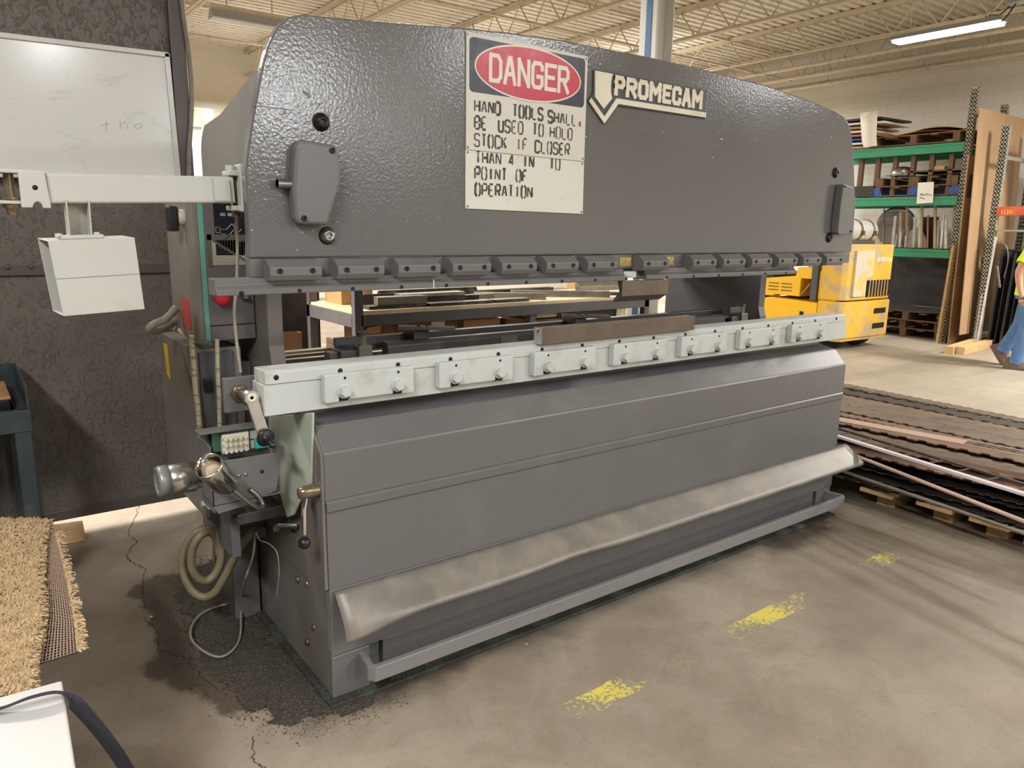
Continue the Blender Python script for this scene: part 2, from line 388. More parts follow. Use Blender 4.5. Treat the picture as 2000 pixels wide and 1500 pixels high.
# textured grey-brown partition beside the press
m = base_mat('partition_texture_paint', rgb(112, 104, 96), .42); v = coords(m, 'Object')
n1 = noise(m, coords(m, 'Object', (1, 1, .55)), 42, 4, .6, 1.2)
setc(m, mixc(m, noise(m, v, 3, 4), rgb(104, 96, 88), rgb(118, 110, 101))); bump(m, ramp(m, n1, [(.52, K1), (.68, W1)]), .55, .012)
worn('partition_trim_paint', rgb(92, 84, 80), .4)
YP = 1.98; XP = .150   # the partition stops short of the floor and of the press
mb = MB(); mb.box(-7.5, XP, YP, YP + .06, 1.27, 2.62); mb.box(-7.5, XP, YP - .012, YP + .06, .10, 1.245)
wl = struct(mb.build('wall_left', 'partition_texture_paint'))
mb = MB(); mb.box(-7.5, XP, YP - .03, YP + .01, 1.245, 1.285); mb.box(XP - .02, XP + .045, YP - .045, YP + .10, .095, 2.64); mb.box(-7.5, XP, YP - .02, YP + .0, .09, .14)
mb.box(-7.5, XP, YP - .045, YP, 2.57, 2.62)
for x in (-1.6, -4.4): mb.box(x, x + .05, YP + .01, YP + .05, 0, .1)
mb.box(XP - .01, XP + .03, YP + .06, YP + .10, 0, .1)
o = struct(mb.build('trim_1', 'partition_trim_paint', bevel=.004))
mb = MB()
for u, v_ in ((15, 522), (60, 521), (95, 520)):
    p = P(u, v_, 1, YP - .03); mb.lathe(p, (0, -1, 0), [(0, .012), (.006, .01), (.008, .003)], 10)
struct(mb.build('trim_2', 'partition_trim_paint', None))

# ------------------------------------------------------------------ open-web roof joists (run front to back)
worn('joist_paint', rgb(206, 194, 170), .5, 0, rgb(120, 100, 76), 9, .4, .5, .7)
for x in (-3.9, -1.9, .1, 2.1, 4.1, 6.15, 8.15, 10.1, 11.75):
    mb = MB(); y0, y1 = -10.0, 12.98; zb, zt = 4.2, 4.635
    for dx in (-.028, .028):
        mb.box(x + dx - .022, x + dx + .022, y0, y1, zt - .006, zt + .02); mb.box(x + dx - .003, x + dx + .003, y0, y1, zt - .045, zt)
        mb.box(x + dx - .02, x + dx + .02, y0, y1, zb, zb + .006); mb.box(x + dx - .003, x + dx + .003, y0, y1, zb, zb + .045)
    st = 0.62; k = 0; y = y0 + .2
    while y < y1 - st:
        mb.cyl((x, y, zb + .02), (x, y + st / 2, zt - .02), .011, 6); mb.cyl((x, y + st / 2, zt - .02), (x, y + st, zb + .02), .011, 6); y += st
    struct(mb.build('ceiling_joist', 'joist_paint'))
mb = MB()
for y in (-2.0, 6.6, 10.3):
    mb.bar((-4, y, 4.21), (11.9, y, 4.21), .03, .03); mb.bar((-4, y + .02, 4.62), (11.9, y + .02, 4.62), .03, .03)
struct(mb.build('trim_3', 'joist_paint'))
# pipes and conduits along the right wall
for k, (x, z, r, y0) in enumerate(((11.2, 4.10, .03, -6), (11.45, 3.98, .022, -6), (11.62, 4.02, .045, -6), (10.75, 4.16, .03, -2))):
    mb = MB(); mb.tube([(x, y0, z), (x, 12.9, z)], r, 10)
    for y in np.arange(y0 + .5, 12.5, 1.6):
        mb.tube([(x + r * 1.2 * math.cos(a), y, z + r * 1.2 * math.sin(a)) for a in np.linspace(-PI * .1, PI * 1.1, 9)], .008, 6); mb.cyl((x, y, z + r), (x, y, 4.6), .006, 6)
    tag(mb.build('ceiling_pipe', 'joist_paint'), ['pale painted pipe hung lowest beside the roof joists on the right', 'thin pale conduit between two pipes near the right block wall', 'thick pale pipe hung nearest the top of the right block wall', 'pale pipe running just behind the lit strip light'][k], 'pipe', kind='thing')
# blue and white building column behind the press
worn('column_white_paint', rgb(226, 224, 216), .35); worn('column_blue_paint', rgb(58, 108, 158), .4)
mb = MB(); mb.box(3.86, 3.872, 2.42, 2.60, 0, 4.62); mb.box(4.05, 4.062, 2.42, 2.60, 0, 4.62); mb.box(3.872, 4.05, 2.505, 2.515, 0, 4.62); mb.box(3.8, 4.12, 2.36, 2.66, 0, .02)
col = struct(mb.build('column', 'column_white_paint', bevel=.002))
mb = MB(); mb.box(3.855, 3.86, 2.47, 2.53, .02, 4.62); o = struct(mb.build('column_blue_stripe', 'column_blue_paint', col))
# ================================================================== press brake
PG = rgb(101, 99, 97)
# glossy hammered grey enamel of the ram
m = worn('grey_enamel_ram', PG, .20, 0, rgb(150, 146, 142), 3, .12, .6, .8, var=.07); setr(m, noise_r(m)); v = coords(m, 'Object')
h1 = noise(m, v, 105, 2, .5, .2)
n, l = nt(m)
pits = ramp(m, noise(m, v, 40, 2, .6), [(.68, K1), (.76, W1)])
hh = math_(m, 'ADD', h1, math_(m, 'MULTIPLY', pits, .9)); bump(m, hh, .15, .004)
# plain grey enamel with light scuffs
def grey(name, col, rough=.36, scr=.5, bs=.05):
    m = worn(name, col, rough, 0, rgb(146, 141, 136), 5, .18, .55, .8, var=.06); n, l = nt(m); v = coords(m, 'Object')
    return m
grey('grey_enamel', PG); grey('grey_enamel_dark', rgb(88, 87, 89)); grey('grey_enamel_light', rgb(122, 119, 117))
worn('grey_enamel_side', rgb(112, 107, 101), .20, 0, rgb(84, 74, 62), 3.5, .5, .5, .75)
# scuffed sloping top of the guard: fine bright scratches
m = worn('grey_enamel_scuffed', PG, .33, 0, rgb(150, 146, 142), 4, .2, .5, .75); v = coords(m, 'Object')
s1 = ramp(m, noise(m, coords(m, 'Object', (1, 1.2, 1.2)), 75, 6, .8, .8), [(.63, K1), (.69, W1)])
s2 = ramp(m, noise(m, coords(m, 'Object', (.6, 3, 3)), 30, 5, .75, 2.0), [(.64, K1), (.68, W1)])
big = ramp(m, noise(m, v, 2.0, 3), [(.42, K1), (.6, W1)])
b = m.node_tree.nodes['Principled BSDF']; cur = b.inputs['Base Color'].links[0].from_socket
setc(m, mixc(m, math_(m, 'MULTIPLY', math_(m, 'MAXIMUM', s1, s2), math_(m, 'MULTIPLY', big, .75)), cur, rgb(205, 202, 198))); bump(m, noise(m, v, 90, 3), .12, .003)
worn('tray_worn_grey', rgb(116, 112, 106), .42, .15, rgb(150, 140, 124), 8, .55, .42, .65, var=.12)
worn('pale_green_white_enamel', rgb(190, 193, 188), .4, 0, rgb(150, 146, 120), 9, .4, .56, .7, bs=.06, bscale=30)
worn('pale_green_plate', rgb(176, 182, 166), .42, 0, rgb(110, 102, 70), 6, .4, .58, .74)
worn('steel_bare', rgb(150, 146, 140), .32, .85, rgb(96, 86, 74), 7, .5, .45, .7)
worn('steel_tool_dark', rgb(116, 104, 94), .36, .7, rgb(78, 66, 58), 5, .6, .4, .7)
worn('steel_tool_end', rgb(172, 168, 162), .4, .6)
worn('black_plastic', rgb(26, 26, 28), .35); worn('screw_black', rgb(40, 39, 39), .4, .5)
base_mat('hole_dark', rgb(14, 13, 13), .8)
worn('teal_stripe', rgb(104, 168, 150), .45); worn('red_button', rgb(214, 40, 52), .3); worn('chrome', rgb(222, 218, 212), .09, 1.0, rgb(150, 140, 128), 8, .3, .6, .8)
worn('aluminium', rgb(206, 202, 196), .26, .9, rgb(140, 134, 124), 9, .4, .5, .7); worn('teal_base_paint', rgb(66, 84, 74), .6, 0, rgb(52, 45, 38), 9, .95, .35, .5)
worn('badge_cream', rgb(216, 208, 186), .45, 0, rgb(196, 168, 122), 14, .5, .5, .7); worn('badge_black', rgb(52, 53, 56), .4)
worn('greasy_metal', rgb(132, 118, 92), .3, .6, rgb(70, 52, 30), 12, .7, .4, .6)
worn('patch_bare_brass', rgb(206, 178, 96), .5, 0, rgb(120, 100, 60), 24, .6, .4, .6)

PB = thing('press_brake', 'large dark grey press brake with a pale lower rail, in the middle of the shop', 'press brake', (1.4, .5, 0))
# --- base and lower body
mb = MB(); mb.box(0, 2.86, 0, .78, 0, .014); bp = mb.build('base_plate', 'teal_base_paint', PB, .002)
mb = MB(); mb.box(.02, .15, .035, .06, .014, .158); mb.build('foot', 'grey_enamel', PB, .003)
mb = MB(); mb.box(2.72, 2.85, .035, .06, .014, .158); mb.build('foot', 'grey_enamel', PB, .003)
mb = MB(); mb.box(.02, 2.86, .035, .06, .160, .385); mb.build('lower_front_panel', 'grey_enamel', PB, .002)
mb = MB(); mb.box(.20, 2.70, .042, .075, .03, .158); mb.build('drawer', 'grey_enamel_dark', PB, .003)
# drawer pull: bent flat bar
mb = MB(); pl = [(.125, .12), (.1, -.05), (.118, -.072), (2.81, -.072), (2.835, -.05), (2.80, .12)]; inn = [(.147, .12), (.124, -.042), (.13, -.05), (2.80, -.05), (2.812, -.042), (2.778, .12)]
mb.rings([[Vector((p[0], p[1], .092)), Vector((q[0], q[1], .092)), Vector((q[0], q[1], .143)), Vector((p[0], p[1], .143))] for p, q in zip(pl, inn)], True, True, False)
mb.build('drawer_pull', 'grey_enamel_light', PB, .004)
# --- chute shelf with a wavy front lip
mb = MB(); nx = 60; sect = [(.036, .375), (.018, .366), (-.012, .343), (-.042, .321), (-.060, .309), (-.072, .301)]
vs = []; fs = []
for i in range(nx + 1):
    x = .035 + (2.955 - .035) * i / nx
    wv = .010 * math.exp(-((x - .95) / .16) ** 2) - .004 * math.exp(-((x - .55) / .2) ** 2)
    curl = math.exp(-((x - .03) / .16) ** 2)
    for j, (y, z) in enumerate(sect):
        q = j / 5; vs.append((x, y + (.028 * curl * q), z + wv * q * q - .05 * curl * q * q))
    y, z = sect[-1]; vs.append((x, y + .028 * curl - .001, z + wv - .05 * curl - .012))
for i in range(nx):
    for j in range(6): fs.append((i * 7 + j, (i + 1) * 7 + j, (i + 1) * 7 + j + 1, i * 7 + j + 1))
mb.add(vs, fs, True); o = mb.build('chute_shelf', 'tray_worn_grey', PB, solid=.005); o.modifiers[0].offset = 1
# --- front guard: lower sheet, raised band and upper sheet with chamfered top
mb = MB(); mb.prism([(.034, .386), (.034, .635), (.0285, .640), (.0275, .668), (.034, .674), (.06, .674), (.06, .386)], 'x', .02, 2.868)
mb.build('lower_guard', 'grey_enamel', PB, .002)
mb = MB(); mb.prism([(.033, .674), (.033, .818), (.037, .826), (.075, .826), (.075, .674)], 'x', .018, 2.872); mb.build('upper_guard', 'grey_enamel', PB, .002)
mb = MB(); mb.prism([(.033, .818), (.098, .892), (.098, .80), (.06, .80)], 'x', .018, 2.87); mb.build('scuffed_chamfer', 'grey_enamel_scuffed', PB, .004)
mb = MB(); mb.prism([(.098, .892), (.10, .8935), (.24, .918), (.24, .86), (.098, .86)], 'x', .02, 2.865); mb.build('guard_top', 'grey_enamel_dark', PB, .002)
# --- side frames (C shape), left and right
def cframe(x0, x1):
    low = [(.11, .014), (.11, .86), (.2, .905), (.47, .905), (.475, .95), (.485, 1.03), (.50, 1.08), (.50, 1.55), (.17, 1.60), (.17, 1.98), (.5, 1.955), (.9, 1.865)]
    top = arc(1.06, 1.74, .115, 70, 0, 6)
    return MB().prism(low + top + [(1.175, .014)], 'x', x0, x1)
o = cframe(.030, .082).build('side_frame', 'grey_enamel_side', PB, .003)
cframe(2.745, 2.80).build('side_frame', 'grey_enamel_dark', PB, .003)
mb = MB(); mb.box(.082, 2.745, 1.05, 1.10, 1.25, 1.7); mb.build('rear_tie_plate', 'grey_enamel_dark', PB, .003)
mb = MB(); mb.box(.082, 2.745, .13, .40, .25, .80); mb.build('bed_core', 'grey_enamel_dark', PB)
mb = MB(); mb.box(.022, .03, .05, .44, .02, .47); mb.box(.018, .03, .045, .21, .17, .80); mb.build('side_cover', 'grey_enamel_side', PB, .002)
mb = MB()
for y, z in ((.30, .315), (.215, .335), (.17, .20), (.235, .115)):
    mb.lathe((.021, y, z), (-1, 0, 0), [(0, .012), (.006, .011), (.01, .005)], 10)
mb.build('rivets', 'greasy_metal', PB)
mb = MB().prism([(.036, .388), (.036, .818), (.099, .889), (.14, .896), (.14, .655), (.062, .53), (.062, .388)], 'x', .008, .018); mb.build('guard_cheek', 'grey_enamel_side', PB, .001)
# pale green end plate of the bed
ep = [(524, 814), (610, 806), (607, 945), (587, 975), (573, 1006), (560, 1011), (528, 902), (525, 860)]
ep = [P(u, v, 0, .0) for u, v in ep]
mb = MB().prism([(p.y, p.z) for p in ep], 'x', .0, .008); mb.build('end_plate', 'pale_green_plate', PB, .003)
# --- bed rail
mb = MB(); mb.box(-.122, 2.985, .115, .215, .937, 1.030); mb.build('bed_rail', 'pale_green_white_enamel', PB, .003)
mb = MB(); mb.prism([(.111, 1.031), (.111, 1.064), (.118, 1.070), (.205, 1.070), (.205, 1.031)], 'x', -.118, 2.96); br = mb.build('die_holder', 'pale_green_white_enamel', PB, .002)
mb = MB()
for x in [-.085 + .197 * k for k in range(16)]: mb.lathe((x, .1112, 1.050), (0, -1, 0), [(0, .008), (.0006, .008), (.0008, .001)], 12)
mb.build('set_screw_holes', 'hole_dark', br)
mb = MB(); mb.box(-.11, -.06, .215, .24, .945, 1.03); mb.build('end_spacer', 'pale_green_plate', PB, .002)
for x in (.05, .447, .844, 1.24, 1.637, 2.037, 2.437):
    w = .302; z0, z1, yf = .960, 1.046, .085
    poly = [(x, z0), (x, z1), (x + w, z1), (x + w, z0), (x + w - .045, z0), (x + w - .045, z0 + .022), (x + w - .075, z0 + .022), (x + w - .075, z0 + .004), (x + .078, z0 + .004), (x + .078, z0 + .022), (x + .045, z0 + .022), (x + .045, z0)]
    mb = MB().prism(poly, 'y', yf, .114); cp = mb.build('clamp_plate', 'pale_green_white_enamel', PB, .003)
    for bx in (x + .061, x + w - .060):
        mb = MB(); z = z0 + .032; mb.lathe((bx, yf, z), (0, -1, 0), [(0, .0225), (.004, .0225), (.005, .012)], 18); hexhead(mb, (bx, yf - .005, z), (0, -1, 0), .0185, .016)
        mb.build('clamp_bolt', 'pale_green_white_enamel', cp, .0008)
        mb = MB(); mb.box(bx - .014, bx + .014, yf + .004, yf + .012, z0 + .001, z0 + .03); mb.lathe((bx + .004, yf + .0002, z1 - .014), (0, -1, 0), [(0, .0045), (.0006, .0045), (.0008, .001)], 10); mb.build('slot_and_hole', 'hole_dark', cp)

# --- ram
out = [(-.142, 1.390), (-.137, 1.46), (-.138, 1.62), (-.128, 1.68), (-.105, 1.787), (-.079, 1.893), (-.064, 1.940), (-.050, 1.972), (-.028, 2.005), (0, 2.030), (.04, 2.043),
       (.204, 2.056), (.559, 2.092), (.75, 2.106), (.97, 2.117), (1.378, 2.122), (1.8, 2.118), (2.138, 2.107), (2.45, 2.084), (2.70, 2.054), (2.77, 2.040), (2.815, 2.015), (2.845, 1.975), (2.868, 1.92), (2.892, 1.86), (2.935, 1.70), (2.955, 1.62), (2.965, 1.50), (2.962, 1.390)]
mb = MB().prism(out, 'y', .120, .158); ram = mb.build('ram', 'grey_enamel_ram', PB, .005, seg=3)
mb = MB(); mb.box(-.140, 2.958, .125, .16, 1.336, 1.3885); ramfoot = mb.build('ram_lower_edge', 'grey_enamel', PB, .002)
# cap screws sunk in the ram
for x, z, mname in ((.081, 1.767, 'screw_black'), (.088, 1.452, 'steel_bare'), (2.735, 1.776, 'screw_black'), (2.735, 1.463, 'screw_black')):
    mb = MB(); mb.lathe((x, .1197, z), (0, -1, 0), [(0, .026), (.0005, .026), (.0008, .002)], 20); a = mb.build('counterbore', 'hole_dark', ram)
    mb = MB(); mb.lathe((x + .003, .119, z), (0, -1, 0), [(0, .022), (.004, .022), (.006, .016), (.012, .016), (.012, .008), (.006, .007)], 18); mb.build('cap_screw', mname, ram)
# cover plates over the cylinder pins
lc = [(.005, 1.712), (.106, 1.704), (.114, 1.69), (.121, 1.640), (.118, 1.60), (.075, 1.482), (-.012, 1.484), (-.021, 1.50), (-.024, 1.575), (-.010, 1.69)]
mb = MB().prism(lc, 'y', .078, .119); cv = mb.build('pin_cover', 'grey_enamel', PB, .010, seg=3)
mb = MB(); sockethead(mb, (.094, .078, 1.688), (0, -1, 0), .008, .005); sockethead(mb, (.004, .078, 1.500), (0, -1, 0), .008, .005); mb.build('cover_screws', 'screw_black', cv)
mb = MB(); mb.cyl((-.06, .10, 1.592), (-.022, .10, 1.592), .012, 16); mb.cyl((-.060, .10, 1.592), (-.052, .10, 1.592), .0125, 16); mb.build('pin_stub', 'steel_bare', cv)
rc = [(2.752, 1.722), (2.838, 1.712), (2.842, 1.70), (2.875, 1.49), (2.868, 1.482), (2.760, 1.478), (2.745, 1.49), (2.742, 1.60)]
mb = MB().prism(rc, 'y', .078, .119); cv = mb.build('pin_cover', 'grey_enamel', PB, .008, seg=3)
mb = MB(); sockethead(mb, (2.765, .078, 1.71), (0, -1, 0), .006, .004); sockethead(mb, (2.862, .078, 1.495), (0, -1, 0), .006, .004); mb.build('cover_screws', 'screw_black', cv)
# weld seams / sheet joint near the left shoulder
mb = MB(); mb.box(-.108, .0, .1192, .121, 1.7905, 1.793); mb.build('sheet_joint', 'grey_enamel_dark', ram)
# --- punch clamps along the foot of the ram
for k, x in enumerate((-.104, .094, .291, .486, .681, .875, 1.070, 1.360, 1.655, 1.852, 2.050, 2.250, 2.450, 2.650)):
    w = .150; mb = MB().prism([(.125, 1.389), (.090, 1.386), (.068, 1.369), (.064, 1.366), (.064, 1.344), (.072, 1.329), (.10, 1.327), (.125, 1.327)], 'x', x, x + w)
    cl = mb.build('punch_clamp', 'grey_enamel', PB, .0025)
    for bx in (x + .028, x + .122):
        mb = MB(); sockethead(mb, (bx, .0645, 1.356), (0, -1, 0), .0078, .0035); mb.build('clamp_screw', 'screw_black', cl)
for x0, x1 in ((1.292, 1.352), (1.53, 1.60)):
    mb = MB(); mb.box(x0, x1, .1235, .126, 1.345, 1.378); mb.build('bare_patch', 'patch_bare_brass', ramfoot)
# --- punch holder bars
def holder(x0, x1):
    mb = MB().prism([(.16, 1.336), (.098, 1.336), (.098, 1.318), (.086, 1.309), (.084, 1.305), (.084, 1.292), (.16, 1.290)], 'x', x0, x1)
    return mb.build('punch_holder', 'grey_enamel', PB, .002)
h1 = holder(-.243, 1.286)
mb = MB()
for k in range(9): sockethead(mb, (-.015 + .163 * k, .0842, 1.2985), (0, -1, 0), .0062, .0015)
mb.build('holder_screws', 'screw_black', h1)
mb = MB(); mb.lathe((-.178, .0842, 1.297), (0, -1, 0), [(0, .007), (.0006, .007), (.0008, .001)], 12); mb.build('screw_hole', 'hole_dark', h1)
mb = MB(); mb.box(.425, .4275, .0835, .085, 1.292, 1.318); mb.build('chalk_mark', base_mat('chalk', rgb(236, 234, 228), .9), h1)
h2 = holder(1.402, 2.428)
mb = MB()
for k in range(6): sockethead(mb, (1.52 + .165 * k, .0842, 1.2985), (0, -1, 0), .0062, .0015)
mb.build('holder_screws', 'screw_black', h2)
mb = MB(); mb.box(1.292, 1.36, .10, .14, 1.30, 1.325); mb.box(1.30, 1.33, .095, .14, 1.306, 1.318); mb.build('clamp_wedge', 'pale_green_white_enamel', PB, .002)

# --- maker's badge (raised letters on black, V with a punch)
mb = MB(); bd = [(1.095, 2.040), (1.735, 2.045), (1.735, 1.930), (1.232, 1.930), (1.166, 1.855), (1.083, 1.930), (1.103, 1.945), (1.105, 2.04)]
mb = MB().prism([(1.108, 2.04), (1.732, 2.040), (1.732, 1.932), (1.232, 1.930), (1.167, 1.860), (1.084, 1.932), (1.108, 1.960)], 'y', .114, .1195); bg_ = mb.build('name_badge', 'badge_black', ram, .002)
mb = MB(); pun = [(1.112, 2.036), (1.203, 2.036)] + arc(1.290, 1.995, .100, 156, 204, 6) + [(1.2, 1.952), (1.160, 1.912), (1.116, 1.948)]
mb.prism(pun, 'y', .109, .1142)
mb.prism([(1.088, 1.930), (1.097, 1.942), (1.165, 1.885), (1.222, 1.955), (1.728, 1.955), (1.728, 1.936), (1.232, 1.936), (1.166, 1.862)], 'y', .109, .1142)
k = 0
for i, ch in enumerate('PR0MECAM'):
    wd = (.046, .05, .05, .058, .044, .046, .046, .056)[i]
    letters(mb, ch, 1.218 + k, 1.972, wd - .010, .054, 0, .0165, .109, .1142); k += wd + .0125
mb.build('badge_lettering', 'badge_cream', bg_)
# ================================================================== danger sign on the ram (two sheets, riveted)
worn('sign_cream', rgb(204, 200, 186), .38, 0, rgb(190, 172, 136), 5, .4, .5, .75); worn('sign_cream_lower', rgb(206, 206, 192), .42, 0, rgb(176, 160, 120), 9, .4, .56, .74)
worn('sign_navy', rgb(28, 31, 46), .3, 0, rgb(160, 156, 150), 30, .5, .70, .74); worn('sign_red', rgb(186, 34, 56), .3, 0, rgb(226, 170, 160), 26, .6, .70, .75)
worn('sign_black', rgb(44, 42, 40), .5, 0, rgb(150, 144, 130), 40, .75, .55, .66); worn('sign_white', rgb(216, 208, 194), .35)
SG = thing('danger_sign', 'cream danger sign with red oval and stencilled black lettering on the press ram', 'sign', (.82, .115, 1.80))
mb = MB().prism([(.568, 1.728), (.568, 2.082), (1.078, 2.079), (1.078, 1.723)], 'y', .114, .1195); a = mb.build('upper_sheet', 'sign_cream', SG, .001)
mb = MB().prism([(.567, 1.543), (.567, 1.727), (1.079, 1.722), (1.081, 1.538)], 'y', .1155, .1197); b_ = mb.build('lower_sheet', 'sign_cream_lower', SG, .001)
def rrect(x0, x1, z0, z1, r): return arc(x1 - r, z1 - r, r, 0, 90, 4) + arc(x0 + r, z1 - r, r, 90, 180, 4) + arc(x0 + r, z0 + r, r, 180, 270, 4) + arc(x1 - r, z0 + r, r, 270, 360, 4)
mb = MB().prism(rrect(.579, 1.066, 1.906, 2.069, .014), 'y', .1130, .1141); mb.build('navy_panel', 'sign_navy', a)
def ell(cx, cz, a_, b2, n=48): return [(cx + a_ * math.cos(2 * PI * k / n), cz + b2 * math.sin(2 * PI * k / n)) for k in range(n)]
mb = MB().prism(ell(.8225, 1.987, .2255, .0865), 'y', .1120, .1131); mb.build('oval_border', 'sign_white', a)
mb = MB().prism(ell(.8225, 1.987, .2195, .0805), 'y', .1110, .1121); mb.build('red_oval', 'sign_red', a)
mb = MB(); letters(mb, 'DANGER', .658, 1.949, .040, .076, .0575, .0135, .1102, .1111); mb.build('danger_lettering', 'sign_white', a)
rows = [('HAND', .600, 1.846), ('TOOLS', .752, 1.846), ('SHALL=', .905, 1.842), ('BE', .600, 1.795), ('USED', .695, 1.794), ('TO', .838, 1.794), ('HOLD', .915, 1.792),
        ('STOCK', .600, 1.741), ('IF', .770, 1.741), ('CLOSER', .850, 1.739)]
low = [('THAN', .606, 1.688), ('4', .742, 1.688), ('IN.', .800, 1.687), ('TO', .918, 1.687), ('POINT', .603, 1.638), ('OF', .772, 1.638), ('OPERATION', .605, 1.586)]
for nm, rs, yf, sh in (('stencil_lettering', rows, .1132, a), ('stencil_lettering', low, .1146, b_)):
    mb = MB()
    for t, x, z in rs: letters(mb, t, x, z, .0185, .0385, .0272, .0062, yf, yf + .0009, gap=.0032, jit=.35)
    mb.build(nm, 'sign_black', sh)
mb = MB()
for x, z in ((.574, 2.075), (1.07, 2.07), (.574, 1.735), (1.07, 1.732)): mb.lathe((x, .114, z), (0, -1, 0), [(0, .004), (.0015, .003)], 8)
mb.build('rivets', 'greasy_metal', a)
mb = MB()
for x, z in ((.575, 1.72), (1.07, 1.715), (.575, 1.55), (1.073, 1.545)): mb.lathe((x, .1155, z), (0, -1, 0), [(0, .004), (.0015, .003)], 8)
mb.build('rivets', 'greasy_metal', b_)

# ================================================================== tooling in the press
base = .1
DB = MB(); xs0, xs1 = .877, 1.712
DB.prism([(.085, 1.0715), (.085, 1.132), (.100, 1.1325), (.1085, 1.106), (.117, 1.1325), (.131, 1.1325), (.131, 1.0715)], 'x', xs0, xs1)
o = tag(DB.build('vee_die', 'steel_tool_dark', None, .0012), 'brown steel V-groove die block lying on the pale lower rail', 'die block')
mb = MB().prism([(.086, 1.0725), (.086, 1.131), (.100, 1.1315), (.1085, 1.106), (.117, 1.1315), (.130, 1.1315), (.130, 1.0725)], 'x', xs0 - .0012, xs0)
c_ = mb.build('ground_end', 'steel_tool_end', None); c_.parent = o
o = tag(MB().prism([(.085, 1.2895), (.085, 1.231), (.13, 1.205), (.132, 1.214), (.1, 1.248), (.112, 1.2895)], 'x', 1.270, 1.532).build('gooseneck_punch', 'steel_tool_dark', None, .001),
        'short bare-steel bending punch clamped under the ram by the brass patches', 'punch')
# back gauge behind the throat
worn('gauge_grey', rgb(78, 76, 76), .4, 0, rgb(120, 110, 96), 6, .4, .5, .7); worn('gauge_worn', rgb(128, 122, 112), .4, .3, rgb(96, 80, 60), 10, .5, .45, .7)
GA = thing('back_gauge', 'dark grey back gauge bar with two stop fingers behind the bed of the press', 'back gauge', (1.5, .56, 1.0))
mb = MB().prism([(.55, .985), (.55, 1.035), (.565, 1.048), (.60, 1.048), (.60, .985)], 'x', .50, 2.56); mb.build('front_beam', 'gauge_grey', GA, .003)
mb = MB(); mb.box(.34, 2.62, .64, .68, 1.015, 1.064); mb.build('rear_rail', 'gauge_grey', GA, .003)
mb = MB(); mb.box(1.03, 1.12, .548, .56, .99, 1.035); mb.build('bare_patch', 'gauge_worn', GA)
for k, x in enumerate((.66, 1.50)):
    mb = MB(); mb.box(x - .035, x + .035, .57, .66, 1.048, 1.085); f = mb.build('stop_block', 'gauge_grey', GA, .003)
    mb = MB(); mb.xf(Matrix()); p0 = Vector((x - .085, .60, 1.098)); p1 = Vector((x + .11, .50, 1.092)); mb.bar(p0, p1, .05, .014); mb.build('stop_finger', 'gauge_worn', f, .002)
    mb = MB()
    for q in (.35, .5): c3 = p0.lerp(p1, q); mb.lathe(c3 + Vector((0, 0, .006)), (0, 0, 1), [(0, .007), (.006, .007), (.006, .003)], 10)
    mb.build('finger_screws', 'screw_black', f)
for x0 in (.30, 2.56):
    mb = MB(); mb.box(x0, x0 + .10, .53, .62, .945, 1.035); mb.box(x0 - .035, x0 + .0, .55, .60, .945, 1.03); cb = mb.build('carriage', 'gauge_grey', GA, .004)
    mb = MB(); mb.box(x0 + .065, x0 + .12, .515, .56, .95, 1.05); mb.cyl((x0 + .09, .54, 1.05), (x0 + .09, .54, 1.09), .018, 14); mb.build('carriage_slide', 'gauge_worn', cb, .003)
    mb = MB(); mb.cyl((x0 + .09, .54, 1.088), (x0 + .09, .54, 1.10), .022, 14); mb.box(x0 - .02, x0 + .08, .53, .548, 1.055, 1.085); mb.build('carriage_knob', 'gauge_grey', cb, .002)

# ================================================================== equipment on the left end of the press
# crank of the back gauge
mb = MB(); mb.box(-.205, -.10, .215, .232, .938, 1.042); mb.box(-.13, -.02, .232, .26, .95, 1.03); cp = mb.build('crank_bracket', 'grey_enamel', PB, .003)
mb = MB(); a1 = P(468, 768, 1, .215); a2 = P(490, 776, 1, .128); mb.cyl(a1, a2, .016, 18); mb.lathe(a1, (0, -1, 0), [(0, .028), (.008, .028), (.012, .018)], 6); mb.build('crank_shaft', 'greasy_metal', cp, .001)
mb = MB(); e = P(516, 853, 1, .128); mb.bar(a2 + Vector((0, -.002, 0)), e, .034, .012, up=(0, -1, 0)); mb.lathe(a2, (0, -1, 0), [(-.01, .022), (.008, .020)], 18); mb.build('crank_arm', 'aluminium', cp, .003)
mb = MB(); mb.lathe(a2 + Vector((0, -.008, 0)), (0, -1, 0), [(0, .0135), (.003, .0135), (.003, .005), (-.001, .005)], 18); mb.build('crank_washer', 'sign_white', cp)
kn = P(531, 868, 1, .075); ax = (kn - e).normalized()
mb = MB(); mb.lathe(e + Vector((0, -.008, 0)), ax, [(0, .026), (.006, .027), (.009, .02), (.012, .009), (.03, .008), (.045, .0105), (.052, .011), (.06, .009), (.064, .003)], 20); mb.build('crank_knob', 'black_plastic', cp)
# hand lever with black ball
mb = MB(); q = P(602, 960, 1, .06); mb.lathe((.02, .062, .706), (-1, 0, 0), [(0, .021), (.045, .021), (.055, .019), (.072, .016), (.074, .008)], 20); hl = mb.build('lever_hub', 'greasy_metal', PB)
mb = MB(); mb.tube([(-.03, .06, .70), (-.042, .052, .66), (-.045, .05, .58)], [.0085, .0085, .0075], 12); mb.build('lever_rod', 'chrome', hl)
mb = MB(); mb.ball((-.046, .05, .553), .0185, 18); mb.build('lever_ball', 'black_plastic', hl)
